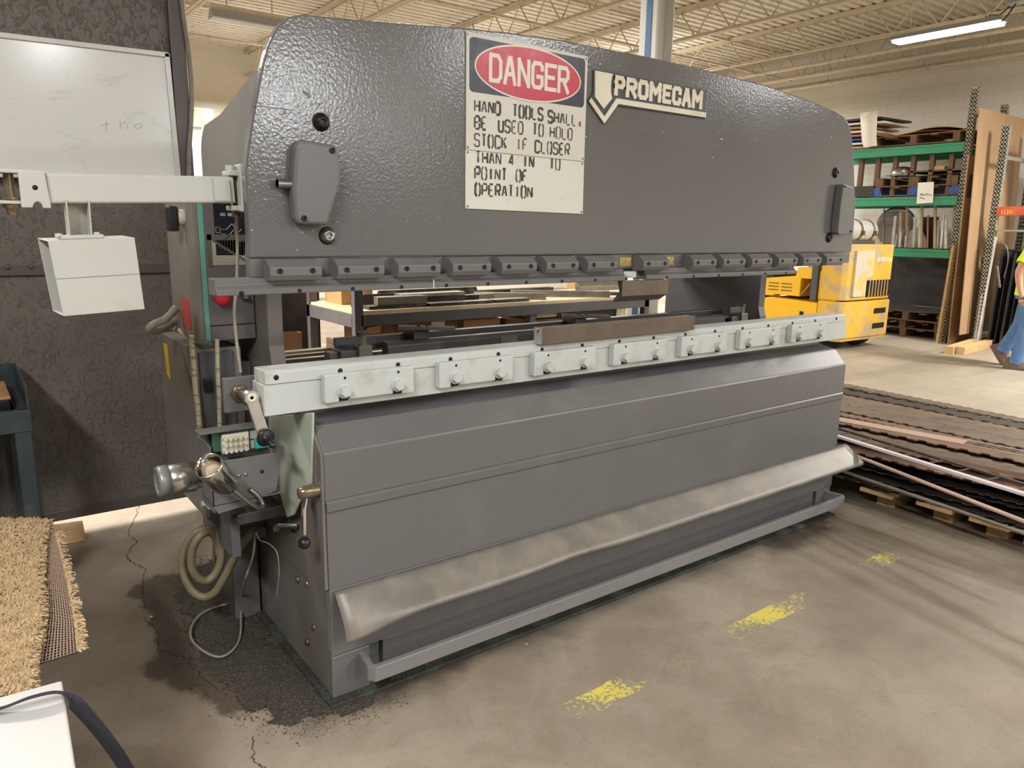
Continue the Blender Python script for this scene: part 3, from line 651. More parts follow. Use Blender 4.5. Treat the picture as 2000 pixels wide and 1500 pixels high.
# open terminal box under the crank
mb = MB(); x0, x1, y0, y1, z0, z1 = -.255, -.045, .215, .33, .625, .795
mb.prism([(x0, .66), (x0 + .012, .635), (x1 - .07, .648), (x1 - .065, .662), (x1 - .02, .672), (x1, .795), (x0, .795)], 'y', y0, y0 + .004)
mb.box(x0, x0 + .004, y0, y1, .64, .845); mb.box(x0, x1, y1 - .004, y1, .64, .87); mb.box(x0, x1, y0, y1, .66, .664)
mb.box(x0 - .012, x1 - .02, y1 - .055, y1, .866, .872)
tb = mb.build('terminal_box', 'grey_enamel', PB, .001)
mb = MB(); mb.box(x0 + .03, x1 - .01, y1 - .03, y1 - .01, .80, .862); tbb = mb.build('circuit_board', base_mat('board_green', rgb(56, 92, 72), .5), tb)
mb = MB()
for r in range(3):
    for c in range(5): mb.cyl((x0 + .062 + c * .015, y1 - .045, .803 + r * .02), (x0 + .062 + c * .015, y1 - .06, .803 + r * .02), .0055, 8)
mb.box(x0 + .055, x0 + .135, y1 - .046, y1 - .03, .795, .855)
mb.build('terminals', base_mat('terminal_cream', rgb(212, 206, 184), .5), tb)
mb = MB(); mb.box(x1 - .06, x1 - .0, y1 - .06, y1 - .03, .80, .83); mb.build('relay', base_mat('relay_teal', rgb(36, 158, 150), .4), tb)
mb = MB(); mb.box(x0 + .14, x1 - .06, y1 - .05, y1 - .03, .80, .825); mb.box(x0 + .14, x1 - .02, y1 - .045, y1 - .03, .83, .855); mb.build('cable_duct', base_mat('duct_grey', rgb(150, 150, 142), .5), tb)
mb = MB(); mb.lathe((x0 + .078, y0, .742), (0, -1, 0), [(0, .006), (.003, .006), (.003, .002)], 10); mb.lathe((x0 + .098, y0, .742), (0, -1, 0), [(0, .006), (.003, .006), (.003, .002)], 10); mb.build('box_screws', 'steel_bare', tb)
mb = MB(); mb.lathe((x0 + .148, y0 - .0002, .742), (0, -1, 0), [(0, .006), (.0006, .006), (.0008, .001)], 10); mb.build('box_hole', 'hole_dark', tb)
# motor of the back gauge
mb = MB(); mc = (.40, .705); mb.lathe((-.20, mc[0], mc[1]), (-1, 0, 0), [(0, .040), (.06, .041), (.06, .047), (.13, .048), (.135, .044)], 28); mo = mb.build('gauge_motor', 'aluminium', PB)
mb = MB(); mb.lathe((-.335, mc[0], mc[1]), (-1, 0, 0), [(0, .044), (.002, .0495), (.026, .0495), (.034, .045), (.034, .036), (.030, .034)], 28); mb.build('motor_cap', worn('cap_grey', rgb(150, 150, 148), .4, .4), mo)
mb = MB(); mb.box(-.235, -.205, .36, .40, .60, .67); mb.cyl((-.25, .38, .615), (-.235, .38, .615), .01, 10); mb.build('motor_bracket', 'pale_green_plate', mo, .002)
# pedestal and drip trough
mb = MB(); mb.prism([(-.075, .715), (.02, .715), (.02, .86), (-.075, .86)], 'z', .004, .36); mb.box(-.135, .02, .60, .86, .36, .40); mb.build('pedestal', 'grey_enamel', PB, .003)
mb = MB(); mb.box(-.16, -.13, .40, .52, .40, .62); mb.prism([(-.15, .53), (.02, .53), (.02, .545), (-.15, .545)], 'y', .36, .55); mb.box(-.15, .02, .35, .36, .53, .565); mb.build('drip_trough', 'grey_enamel_dark', PB, .002)
mb = MB(); mb.tube(spline([(-.03, .34, .49), (-.03, .325, .51), (-.01, .30, .515), (.02, .28, .515)], 5), .012, 8, flat=.6); mb.build('grease_bracket', 'grey_enamel_side', PB)

# work lamp : chrome shade on a flexible stem
LP = thing('work_lamp', 'small chrome work lamp on a bent flexible stem beside the terminal box', 'lamp', (-.15, .19, .63))
c0 = P(406, 909, 1, .10); c1 = P(447, 950, 1, .155); ax = (c1 - c0).normalized(); L = (c1 - c0).length
mb = MB(); mb.lathe(c0, ax, [(L * .85, .004), (.02, .036), (0, .0365), (0, .039), (.01, .039), (L * .8, .0385), (L * .93, .034), (L, .014), (L + .012, .012)], 36); sh = mb.build('lamp_shade', 'chrome', LP)
mb = MB(); mb.ball(c0 + ax * (L * .55), .02, 14, (1, 1, 1)); mb.build('bulb', base_mat('bulb_glass', rgb(220, 200, 180), .15), LP)
pts = spline([c1 + ax * .012, P(470, 968, 1, .165), P(492, 985, 1, .175), P(508, 993, 1, .185), P(513, 985, 1, .20), P(503, 968, 1, .207), P(487, 955, 1, .212)], 8)
rr = [(.0075 if i % 2 else .0062) for i in range(len(pts) * 3)]
fine = []
for a_, b2 in zip(pts[:-1], pts[1:]): fine += [a_.lerp(b2, t / 3) for t in range(3)]
mb = MB(); mb.tube(fine, rr[:len(fine)], 12); mb.build('flexible_stem', 'steel_bare', LP)

# swinging arm of the press with the hanging white housing (not carrying the lamp any more)
worn('offwhite_paint', rgb(184, 183, 175), .4, 0, rgb(160, 152, 128), 9, .4, .56, .72); worn('offwhite_inside', rgb(180, 177, 163), .5, 0, rgb(90, 84, 66), 7, .5, .55, .75)
AR = thing('swing_arm', 'off-white swinging arm carrying a hollow white housing, hinged to the left of the ram', 'swing arm', (-.10, .24, 1.57))
yA = .24
def A(u, v): return P(u, v, 1, yA)
pa = A(92, 373); pb = A(452, 371)
mb = MB(); mb.bar((pa.x, yA, 1.560), (pb.x, yA, 1.575), .05, .072, up=(0, 0, 1)); mb.build('arm_tube', 'offwhite_paint', AR, .006, seg=3)
mb = MB(); mb.bar((A(388, 0).x, yA - .004, 1.571), (A(420, 0).x, yA - .004, 1.5725), .06, .064); mb.build('arm_sleeve', 'offwhite_paint', AR, .006)
mb = MB(); x0 = A(460, 370).x; mb.box(x0, x0 + .022, yA - .05, yA + .05, 1.515, 1.645); mb.box(A(420, 0).x, x0 + .005, yA - .035, yA + .035, 1.613, 1.628); mb.box(A(424, 0).x, x0 + .005, yA - .035, yA + .035, 1.518, 1.532)
mb.cyl((A(428, 0).x, yA - .01, 1.628), (A(428, 0).x, yA - .01, 1.642), .014, 6); mb.build('hinge_plate', 'offwhite_paint', AR, .003)
mb = MB(); mb.cyl((A(440, 0).x, yA, 1.50), (A(440, 0).x, yA, 1.62), .012, 14); mb.build('hinge_pin', 'greasy_metal', AR)
mb = MB().box(x0 + .022, -.12, yA - .03, yA + .02, 1.53, 1.62); mb.build('ram_mount', 'offwhite_paint', AR, .003)
# end bracket of the arm
xb0, xb1 = A(36, 370).x, A(88, 370).x
br_ = [(xb0, 1.512), (xb0, 1.598), (xb1 + .0, 1.598), (xb1 + .006, 1.512), (xb0 + .044, 1.512), (xb0 + .042, 1.522), (xb0 + .034, 1.528), (xb0 + .026, 1.522), (xb0 + .022, 1.512)]
mb = MB().prism(br_, 'y', yA - .034, yA - .028); mb.box(xb0 - .14, xb1, yA - .03, yA + .03, 1.592, 1.600); mb.box(xb0 - .05, xb0 + .002, yA - .025, yA + .025, 1.520, 1.528)
mb.box(xb0 - .055, xb0 - .049, yA - .028, yA + .02, 1.52, 1.59); ab = mb.build('end_bracket', 'offwhite_paint', AR, .002)
mb = MB(); mb.lathe((xb0 + .032, yA - .0342, 1.560), (0, -1, 0), [(0, .006), (.0006, .006), (.0008, .001)], 14); mb.build('bracket_hole', 'hole_dark', ab)
mb = MB(); mb.cyl((xb0 - .018, yA, 1.50), (xb0 - .018, yA, 1.592), .011, 14); mb.lathe((xb0 - .018, yA, 1.520), (0, 0, -1), [(0, .018), (.008, .018), (.012, .012), (.026, .011)], 14); mb.lathe((xb0 - .018, yA, 1.53), (0, 0, 1), [(0, .022), (.006, .022)], 16)
mb.build('pivot_bolt', 'greasy_metal', ab)
# neck and hollow housing
mb = MB(); n0 = A(128, 408); n1 = A(172, 408); n2 = A(176, 466); n3 = A(134, 466)
for (p, q) in ((n0, n3), (n1, n2)):
    mb.hexa([(q.x - .002, yA - .03, q.z), (q.x + .002, yA - .03, q.z), (q.x + .002, yA + .02, q.z), (q.x - .002, yA + .02, q.z)], [(p.x - .002, yA - .03, 1.535), (p.x + .002, yA - .03, 1.535), (p.x + .002, yA + .02, 1.535), (p.x - .002, yA + .02, 1.535)])
mb.hexa([(n3.x, yA + .018, n3.z), (n2.x, yA + .018, n2.z), (n2.x, yA + .022, n2.z), (n3.x, yA + .022, n3.z)], [(n0.x, yA + .018, 1.535), (n1.x, yA + .018, 1.535), (n1.x, yA + .022, 1.535), (n0.x, yA + .022, 1.535)])
mb.build('neck_channel', 'offwhite_inside', AR, .002)
hb = [P(93, 470, 1, .175), P(263, 464, 1, .205), P(283, 604, 1, .205), P(124, 618, 1, .175)]
dpt = Vector((-.012, .10, .004))
mb = MB(); th = .003
back = [p + dpt for p in hb]
def plate(a, b, c, d, nrm, t=.003):
    nrm = Vector(nrm) * t; mb.hexa([a, b, c, d], [a + nrm, b + nrm, c + nrm, d + nrm])
plate(hb[0], hb[1], hb[2], hb[3], (0, 1, 0)); plate(back[0], back[1], back[2], back[3], (0, 1, 0))
plate(hb[0], hb[1], back[1], back[0], (0, 0, -1)); plate(hb[3], hb[2], back[2], back[3], (0, 0, 1)); plate(hb[1], hb[2], back[2], back[1], (-1, 0, 0))
ho = mb.build('housing', 'offwhite_paint', AR, .0015)
mb = MB(); m0 = hb[0].lerp(hb[3], .5); m1 = hb[1].lerp(hb[2], .5); mb.bar(m0 + Vector((0, -.0003, 0)), m1 + Vector((0, -.0003, 0)), .001, .0012); mb.build('housing_seam', 'gauge_worn', ho)
mb = MB(); i0 = hb[0].lerp(hb[3], .28) + Vector((.012, .03, 0)); mb.box(i0.x, i0.x + .014, i0.y, i0.y + .02, i0.z - .014, i0.z); mb.build('inner_clip', base_mat('copper_clip', rgb(160, 96, 62), .5), ho)
i0 = hb[0].lerp(hb[3], .58) + Vector((.012, .03, 0)); mb = MB(); mb.box(i0.x, i0.x + .016, i0.y, i0.y + .02, i0.z - .02, i0.z); mb.build('inner_clip', 'greasy_metal', ho)
mb = MB(); t0 = hb[0].lerp(hb[1], .14); t1 = hb[0].lerp(hb[1], .62)
mb.bar(t0 + Vector((0, .04, .006)), t1 + Vector((0, .04, .006)), .05, .010); mb.lathe(t0 + Vector((.0, .03, .008)), (0, 0, 1), [(0, .010), (.008, .009)], 6); mb.lathe(t1 + Vector((-.01, .03, .008)), (0, 0, 1), [(0, .010), (.008, .009)], 6); mb.build('neck_flange', 'offwhite_paint', ho, .002)

# ================================================================== control pendant and lower cabinet
worn('pendant_side', rgb(128, 121, 112), .4, 0, rgb(104, 98, 90), 3, .4); worn('pendant_front', rgb(104, 98, 97), .42); base_mat('legend_black', rgb(26, 28, 34), .35); base_mat('legend_white', rgb(196, 192, 178), .6)
PD = thing('control_pendant', 'grey control box with black legend plate and red stop button beside the ram', 'control box', (-.08, .75, 1.09))
yf = .62
xl, xm, xr = -.172, -.128, .027
mb = MB(); mb.prism([(xl, yf + .02), (xl + .010, yf), (xm - .01, yf), (xm - .01, yf + .30), (xl, yf + .30)], 'z', 1.095, 1.56); mb.build('side_shell', 'pendant_side', PD, .006)
mb = MB(); mb.box(xm - .012, xm + .004, yf - .0015, yf + .29, 1.093, 1.562); mb.build('teal_strip', 'teal_stripe', PD, .001)
mb = MB(); mb.box(xm + .004, xr, yf, yf + .29, 1.145, 1.56); mb.box(xm + .004, xr, yf - .002, yf + .29, 1.093, 1.143); mb.build('front_panel', 'pendant_front', PD, .003)
lx0, lx1 = P(416, 405, 1, yf).x, xr - .002
mb = MB(); mb.box(lx0, lx1, yf - .003, yf, 1.378, 1.552); lg = mb.build('legend_plate', 'legend_black', PD)
mb = MB(); zt, zb = P(430, 469, 1, yf).z, P(430, 518, 1, yf).z; sx0 = P(407, 500, 1, yf).x + .012
mb.box(sx0, lx1, yf - .003, yf, zb, zt); ch = mb.build('chart_plate', 'legend_white', PD)
base_mat('chart_line', rgb(92, 88, 76), .6)
mb = MB()
for k in range(16):
    z = zb + (zt - zb) * (k + .5) / 16; xe = sx0 + (lx1 - sx0) * (1 - (k + .5) / 16)
    mb.box(sx0, xe, yf - .0036, yf - .003, z - .0007, z + .0007)
for k in range(14):
    x = sx0 + (lx1 - sx0) * (k + 1) / 15; zz = zt - (zt - zb) * (k + 1) / 15; mb.box(x - .0007, x + .0007, yf - .0036, yf - .003, zz, zt)
for k in range(14):
    x = sx0 + (lx1 - sx0) * (k + .3) / 14; zz = zt - (zt - zb) * (k + .5) / 14; mb.box(x, x + .010, yf - .0040, yf - .003, zz - .005, zz + .003)
mb.box(sx0 - .013, sx0, yf - .0036, yf - .0, zb - .005, zt + .02); mb.box(sx0 - .013, lx1, yf - .0036, yf, zt, zt + .018)
mb.build('chart_lines', 'chart_line', ch)
base_mat('legend_ink', rgb(188, 186, 176), .6)
mb = MB(); x = lx0 + .004; zq = 1.53
letters(mb, 'NO', lx0 + .022, 1.508, .006, .008, .008, .0018, yf - .0036, yf - .003); letters(mb, 'SET', lx0 + .045, 1.508, .006, .008, .008, .0018, yf - .0036, yf - .003)
for (a_, b2, c3, d3) in ((.003, .018, 1.47, 1.471), (.003, .018, 1.452, 1.453), (.003, .004, 1.452, 1.471), (.017, .018, 1.452, 1.471), (.02, .034, 1.463, 1.464), (.02, .034, 1.448, 1.449), (.02, .036, 1.431, 1.432), (.064, .065, 1.425, 1.485), (.064, .098, 1.425, 1.426), (.1, .112, 1.49, 1.4915), (.1, .112, 1.474, 1.4755), (.1, .112, 1.462, 1.4635), (.1, .112, 1.44, 1.4415)):
    mb.box(lx0 + a_, lx0 + b2, yf - .0036, yf - .003, c3, d3)
for p, q in (((.036, 1.463), (.056, 1.482)), ((.056, 1.482), (.078, 1.456)), ((.078, 1.456), (.088, 1.466)), ((.036, 1.432), (.06, 1.462))):
    mb.bar((lx0 + p[0], yf - .0033, p[1]), (lx0 + q[0], yf - .0033, q[1]), .0006, .0018)
mb.build('legend_marks', 'legend_ink', lg)
rb = P(432, 584, 1, yf); mb = MB(); mb.lathe((rb.x, yf, rb.z + .006), (0, -1, 0), [(0, .018), (.010, .018), (.014, .026), (.026, .0265), (.033, .02), (.035, .006)], 24); mb.build('stop_button', 'red_button', PD)
rb = P(476, 578, 1, yf); mb = MB(); mb.lathe((rb.x, yf, rb.z), (0, -1, 0), [(0, .015), (.010, .015), (.012, .010), (.03, .008)], 18); mb.build('key_switch', 'steel_bare', PD)
mb = MB(); mb.box(xl - .0015, xl, yf + .05, yf + .16, 1.13, 1.23); mb.build('warning_plate', worn('warning_red', rgb(178, 74, 66), .5), PD)
mb = MB(); mb.lathe((xl + .0, yf + .055, 1.50), (-1, 0, 0), [(0, .026), (.012, .026), (.018, .02)], 20); ks = mb.build('switch_boss', 'offwhite_inside', PD)
mb = MB(); mb.box(xl - .05, xl - .018, yf + .035, yf + .075, 1.455, 1.535); mb.build('rotary_knob', 'black_plastic', ks, .006)
LC = thing('electrical_cabinet', 'tall grey electrical cabinet with yellow warning strip below the control box', 'cabinet', (-.1, .9, .46))
cx = -.175; y0, y1 = .645, 1.17
mb = MB(); mb.box(cx, -.02, y0, y1, .46, 1.065); mb.build('body', 'pendant_side', LC, .004)
mb = MB(); mb.box(cx + .012, -.05, y0 - .012, y0, .47, 1.055); dr = mb.build('door', 'grey_enamel_dark', LC, .003)
mb = MB(); mb.box(cx + .02, cx + .045, y0 - .03, y0 - .012, .92, .965); mb.cyl((cx + .033, y0 - .036, .94), (cx + .033, y0 - .028, .94), .009, 12); mb.build('latch', 'black_plastic', dr, .003)
mb = MB(); yl = (y0 + y1) / 2
mb.hexa([(cx - .001, P(330, 752, 0, cx).y - .035, .90), (cx, P(330, 752, 0, cx).y - .035, .90), (cx, P(330, 752, 0, cx).y + .02, .91), (cx - .001, P(330, 752, 0, cx).y + .02, .91)],
        [(cx - .001, P(322, 672, 0, cx).y - .035, 1.03), (cx, P(322, 672, 0, cx).y - .035, 1.03), (cx, P(322, 672, 0, cx).y + .02, 1.03), (cx - .001, P(322, 672, 0, cx).y + .02, 1.03)])
mb.build('warning_strip', worn('warning_yellow', rgb(232, 190, 40), .5), LC)
mb = MB(); mb.box(-.02, .028, .70, 1.0, .50, 1.0); mb.box(-.048, -.03, .64, .66, .60, .86); mb.build('mounting_channel', 'grey_enamel_side', LC, .003)
for nm, pts, r, mt, lb in (
    ('conduit', [P(374, 655, 1, .60), P(377, 700, 1, .60), P(382, 760, 1, .60), P(387, 800, 1, .60), P(392, 855, 1, .60)], .0085, 'conduit_cream', 'braided cream conduit hanging in front of the electrical cabinet door'),
    ('conduit', [P(424, 662, 1, .58), P(425, 720, 1, .58), P(428, 780, 1, .58), P(430, 850, 1, .58)], .0075, 'conduit_cream', 'thinner cream conduit hanging beside the crank bracket')):
    if nm and mt not in MATS: worn(mt, rgb(196, 184, 156), .6, 0, rgb(110, 98, 76), 30, .7, .5, .6, sc=(1, 1, 3))
    tag(MB().tube(spline(pts, 6), r, 10).build('conduit', mt), lb, 'conduit')
worn('cable_grey', rgb(142, 134, 118), .6, 0, rgb(90, 82, 66), 20, .5)
pts = [P(461, 405, 1, .34), P(463, 440, 1, .34), P(464, 500, 1, .32), P(462, 560, 1, .30), P(458, 610, 1, .28), P(462, 665, 1, .26), P(470, 728, 1, .225)]
tag(MB().tube(spline(pts, 6), .0048, 8).build('cable', 'cable_grey'), 'thin grey cable hanging past the left end of the punch holder', 'cable')
pts = [P(345, 600, 1, .80), P(325, 622, 1, .80), P(300, 634, 1, .80), P(292, 644, 1, .82), P(310, 645, 1, .85), P(342, 625, 1, .88)]
tag(MB().tube(spline(pts, 8), .0135, 10).build('hose_loop', 'cable_grey'), 'grey hose bending round behind the control box', 'hose')
pts = [P(318, 644, 1, .90), P(340, 642, 1, .88), P(362, 652, 1, .80), P(374, 662, 1, .74)]
tag(MB().tube(spline(pts, 8), .011, 10).build('cream_hose', 'conduit_cream'), 'cream hose lying along the top of the electrical cabinet', 'hose')
# coiled hose and thin cable on the floor
worn('hose_olive', rgb(122, 112, 84), .5, 0, rgb(78, 70, 48), 10, .6)
def coil(pts, r, n=8): return MB().tube(spline(pts, n), r, 12)
y = .66
pts = [P(497, 1036, 1, .52), P(475, 1060, 1, .56), P(455, 1095, 1, .60), P(437, 1130, 1, .62), P(418, 1158, 1, .64), P(396, 1166, 1, .66), P(372, 1150, 1, .68), P(357, 1112, 1, .70), P(360, 1075, 1, .70), P(378, 1044, 1, .69), P(404, 1033, 1, .68), P(425, 1048, 1, .66), P(432, 1085, 1, .65), P(424, 1115, 1, .65), P(405, 1134, 1, .65), P(386, 1128, 1, .65), P(374, 1105, 1, .65), P(376, 1072, 1, .65), P(392, 1046, 1, .65), P(412, 1040, 1, .66), P(430, 1060, 1, .67)]
tag(coil(pts, .0145).build('coiled_hose', 'hose_olive'), 'thick olive hose coiled beside the grey pedestal of the press', 'hose')
pts = [P(499, 1040, 1, .50), P(494, 1085, 1, .50), P(480, 1130, 1, .52)] + [P(471, 1175, 2, .06), P(470, 1235, 2, .026), P(458, 1266, 2, .024), P(430, 1283, 2, .024), P(398, 1272, 2, .024), P(374, 1248, 2, .024), P(375, 1222, 2, .024), P(392, 1200, 2, .024), P(420, 1186, 2, .024), P(443, 1180, 2, .024)]
tag(coil(pts, .0042).build('floor_cable', 'cable_grey'), 'thin grey cable looping down from the pedestal onto the dark granules', 'cable')
pts = [P(395, 975, 1, 1.0), P(415, 1010, 1, 1.0), P(417, 1060, 1, 1.0), P(417, 1100, 1, 1.0)]
pts = [P(402, 985, 1, .9), P(416, 1020, 1, .9), P(417, 1060, 1, .9), P(418, 1098, 1, .9)]
tag(coil(pts, .006).build('drop_cable', 'hose_olive'), 'dark cable dropping straight down behind the coiled hose', 'cable')
pts = [P(500, 1040, 1, .36), P(508, 1055, 1, .34), P(525, 1062, 1, .22), P(541, 1080, 1, .15), P(545, 1120, 1, .16), P(540, 1165, 1, .20)]
tag(coil(pts, .0016).build('loose_wire', 'cable_grey'), 'fine loose wire hanging against the lower left side of the press', 'wire')

# ================================================================== whiteboard and cord on the partition
m = base_mat('whiteboard_face', rgb(232, 231, 226), .16, 0, .5); v = coords(m, 'Object')
sm = ramp(m, noise(m, coords(m, 'Object', (1, 1, 1.6)), 7, 7, .7, .8), [(.58, K1), (.8, W1)])
setc(m, mixc(m, math_(m, 'MULTIPLY', sm, .55), mixc(m, noise(m, v, 2), rgb(226, 226, 220), rgb(238, 236, 230)), rgb(170, 170, 156)))
worn('aluminium_trim', rgb(206, 204, 196), .4, .3)
YW = YP - .045
ZB0 = P(0, 338, 1, YW).z; ZB1 = P(348, 345, 1, YW).z; ZT0 = P(0, 72, 1, YW).z; ZT1 = P(342, 112, 1, YW).z
ZB0 -= (ZB1 - ZB0) * 3.5; ZT0 -= (ZT1 - ZT0) * 3.5
wx1 = P(343, 300, 1, YW).x
WB = thing('whiteboard', 'large smudged whiteboard with aluminium frame on the grey partition', 'whiteboard', (-.8, YW + .01, 1.98))
mb = MB(); mb.hexa([(-3.2, YW, ZB0), (wx1, YW, ZB1), (wx1, YW + .023, ZB1), (-3.2, YW + .023, ZB0)], [(-3.2, YW, ZT0), (wx1 - .01, YW, ZT1), (wx1 - .01, YW + .023, ZT1), (-3.2, YW + .023, ZT0)]); mb.build('board', 'whiteboard_face', WB)
mb = MB(); mb.bar((-3.2, YW + .005, ZT0 + .005), (wx1, YW + .005, ZT1 + .005), .03, .022); mb.bar((wx1 - .008, YW + .005, ZT1 + .01), (wx1 + .004, YW + .005, ZB1 - .015), .03, .022, up=(1, 0, 0)); mb.bar((-3.2, YW, ZB0 - .008), (wx1, YW, ZB1 - .009), .05, .02); mb.build('board_frame', 'aluminium_trim', WB, .002)
mb = MB()
def ink(pts, w=.0022):
    for a_, b2 in zip(pts[:-1], pts[1:]): mb.bar(P(*a_, 1, YW - .0007), P(*b2, 1, YW - .0007), .0006, w)
for k in range(10): pass
ink([(234, 232), (236, 252)]); ink([(236, 244), (244, 238), (249, 244), (250, 252)]); ink([(262, 246), (270, 241), (278, 243), (276, 249), (266, 251), (262, 246)]); ink([(198, 245), (214, 241)]); ink([(207, 236), (208, 256)])
mb.build('faint_writing', base_mat('faint_ink', rgb(178, 180, 172), .5), WB)
mb = MB()
for u, v_ in ((332, 154), (347, 288), (350, 327)): mb.lathe(P(u, v_, 1, YW - .0005), (0, -1, 0), [(0, .0035), (.001, .003)], 8)
mb.build('board_screws', 'screw_black', WB)
pts = [P(352, -30, 1, YP - .055), P(358, 30, 1, YP - .055), P(368, 100, 1, YP - .055), P(374, 170, 1, YP - .055), P(373, 235, 1, YP - .055), P(369, 300, 1, YP - .055), P(369, 345, 1, YP - .055), P(371, 420, 1, YP - .055)]
tag(MB().tube(spline(pts, 6), .011, 10).build('power_cord', 'cable_grey'), 'grey cord hanging from the ceiling past the edge of the partition', 'cord')
# ================================================================== tooling bench behind the press
worn('bench_grey_paint', rgb(92, 90, 90), .45, 0, rgb(60, 56, 54), 5, .4); worn('bench_top_wood', rgb(226, 206, 162), .55, 0, rgb(150, 120, 80), 6, .5, .5, .7, sc=(.4, 3, 1))
worn('cardboard', rgb(186, 142, 92), .7, 0, rgb(150, 108, 66), 4, .4); worn('cardboard_dark', rgb(122, 88, 58), .7, 0, rgb(84, 60, 40), 4, .4); worn('timber', rgb(206, 172, 122), .65, 0, rgb(150, 112, 70), 8, .5, .45, .7, sc=(1, 6, 6))
worn('timber_dark', rgb(110, 84, 62), .7, 0, rgb(70, 52, 38), 8, .5, .45, .7, sc=(1, 5, 5)); worn('tool_black', rgb(58, 55, 52), .35, .6, rgb(120, 112, 98), 9, .5, .5, .7); worn('tool_grey', rgb(148, 142, 126), .35, .6, rgb(88, 78, 64), 9, .5, .45, .7)
worn('cream_plastic', rgb(236, 226, 186), .45); worn('paper_white', rgb(238, 236, 228), .6); worn('sheet_dark', rgb(56, 54, 54), .45, .4, rgb(90, 84, 78), 5, .4)
by0, by1 = 2.10, 2.85
BN = thing('tooling_bench', 'long grey steel bench with a pale wooden top behind the press, covered in bending tools', 'bench', (2.2, 2.5, 0))
mb = MB(); mb.box(1.10, 3.6, by0 + .02, by1, .965, .985); mb.build('bench_top', 'bench_top_wood', BN)
mb = MB(); mb.box(1.13, 3.6, by0, by0 + .02, .895, .965); mb.box(1.09, 1.11, by0 + .04, by1, .885, .968); mb.box(1.11, 3.6, by1 - .02, by1, .9, .965); mb.build('rails', 'bench_grey_paint', BN, .003)
for x, y in ((1.09, by0), (1.09, by1 - .05), (2.42, by0 + .02), (3.55, by0), (3.55, by1 - .05)):
    mb = MB(); mb.box(x, x + .055, y, y + .05, 0, 1.45 if x < 1.2 else .965); mb.build('leg', 'bench_grey_paint', BN, .003)
mb = MB(); mb.box(1.10, 3.6, by0 + .03, by1, .30, .32); mb.build('lower_shelf', 'bench_top_wood', BN)
# bending tools on the bench
def toolbar(kind, L):
    if kind == 0: p = [(0, 0), (.06, 0), (.06, .05), (.042, .05), (.03, .03), (.018, .05), (0, .05)]
    elif kind == 1: p = [(0, 0), (.09, 0), (.09, .022), (0, .022)]
    elif kind == 2: p = [(0, 0), (.1, 0), (.1, .012), (.075, .045), (.06, .045), (.05, .03), (.04, .045), (.025, .045), (0, .012)]
    else: p = [(0, 0), (.045, 0), (.05, .06), (.03, .075), (0, .04)]
    return MB().prism([(y - .04, z) for y, z in p], 'x', -L / 2, L / 2)
names = ['vee_die', 'flat_bar', 'channel_die', 'bending_punch']; lbs = []
adj = [('black', 'tool_black'), ('grey', 'tool_grey')]
random.seed(11)
bench_tools = [ # x, y, z, kind, length, yaw, shade, label
 (1.42, 2.20, .985, 1, .42, .02, 0, 'black flat bar at the left front corner of the tooling bench'),
 (1.45, 2.21, 1.008, 0, .34, -.04, 1, 'grey V die on top of the flat bar at the left end of the bench'),
 (1.88, 2.19, .985, 1, .50, .03, 0, 'second black flat bar along the front edge of the bench'),
 (1.80, 2.33, .985, 0, .60, -.03, 0, 'black V die behind the second flat bar on the bench'),
 (1.75, 2.34, 1.036, 1, .50, .05, 1, 'grey flat bar laid across the black V die on the bench'),
 (1.40, 2.40, .985, 3, .40, .02, 0, 'black punch at the back left of the bench beside the carton'),
 (2.08, 2.36, .985, 2, .38, .06, 1, 'grey channel die in the middle of the bench'),
 (2.30, 2.20, .985, 1, .30, .04, 0, 'short black flat bar in front of the wide channel dies'),
 (2.42, 2.36, .985, 2, .52, -.62, 1, 'grey twin-groove die lying slantwise near the middle of the bench'),
 (2.88, 2.34, .985, 2, .75, -.55, 1, 'longest grey twin-groove die lying slantwise toward the right of the bench'),
 (3.20, 2.36, .985, 1, .55, -.5, 0, 'black flat bar slanting beside the longest twin-groove die'),
 (3.35, 2.42, 1.01, 3, .50, .03, 1, 'grey punch at the right end of the bench'),
 (2.62, 2.62, .985, 0, .80, .02, 0, 'black V die at the back of the bench, to the right'),
 (1.90, 2.62, .985, 3, .80, .01, 0, 'black punch at the back of the bench, in the middle'),
]
for x, y, z, k, L, a, s, lb in bench_tools:
    o = toolbar(k, L).build(names[k], adj[s][1], None, .0015); o.location = (x, y, z); o.rotation_euler = (0, 0, a)
    tag(o, lb, ['die', 'steel bar', 'die', 'punch'][k], 'bending tools on the bench')
mb = MB(); mb.box(-.11, .11, -.13, .13, 0, .22); o = mb.build('carton', 'cardboard', None, .002); o.location = (1.30, 2.64, .985); tag(o, 'tan cardboard carton standing on the left end of the tooling bench', 'box')
mb = MB(); mb.box(-.0, .05, -.1305, -.1300, 0, .22); c_ = mb.build('tape', base_mat('tape_tan', rgb(206, 168, 112), .4), None); c_.parent = o
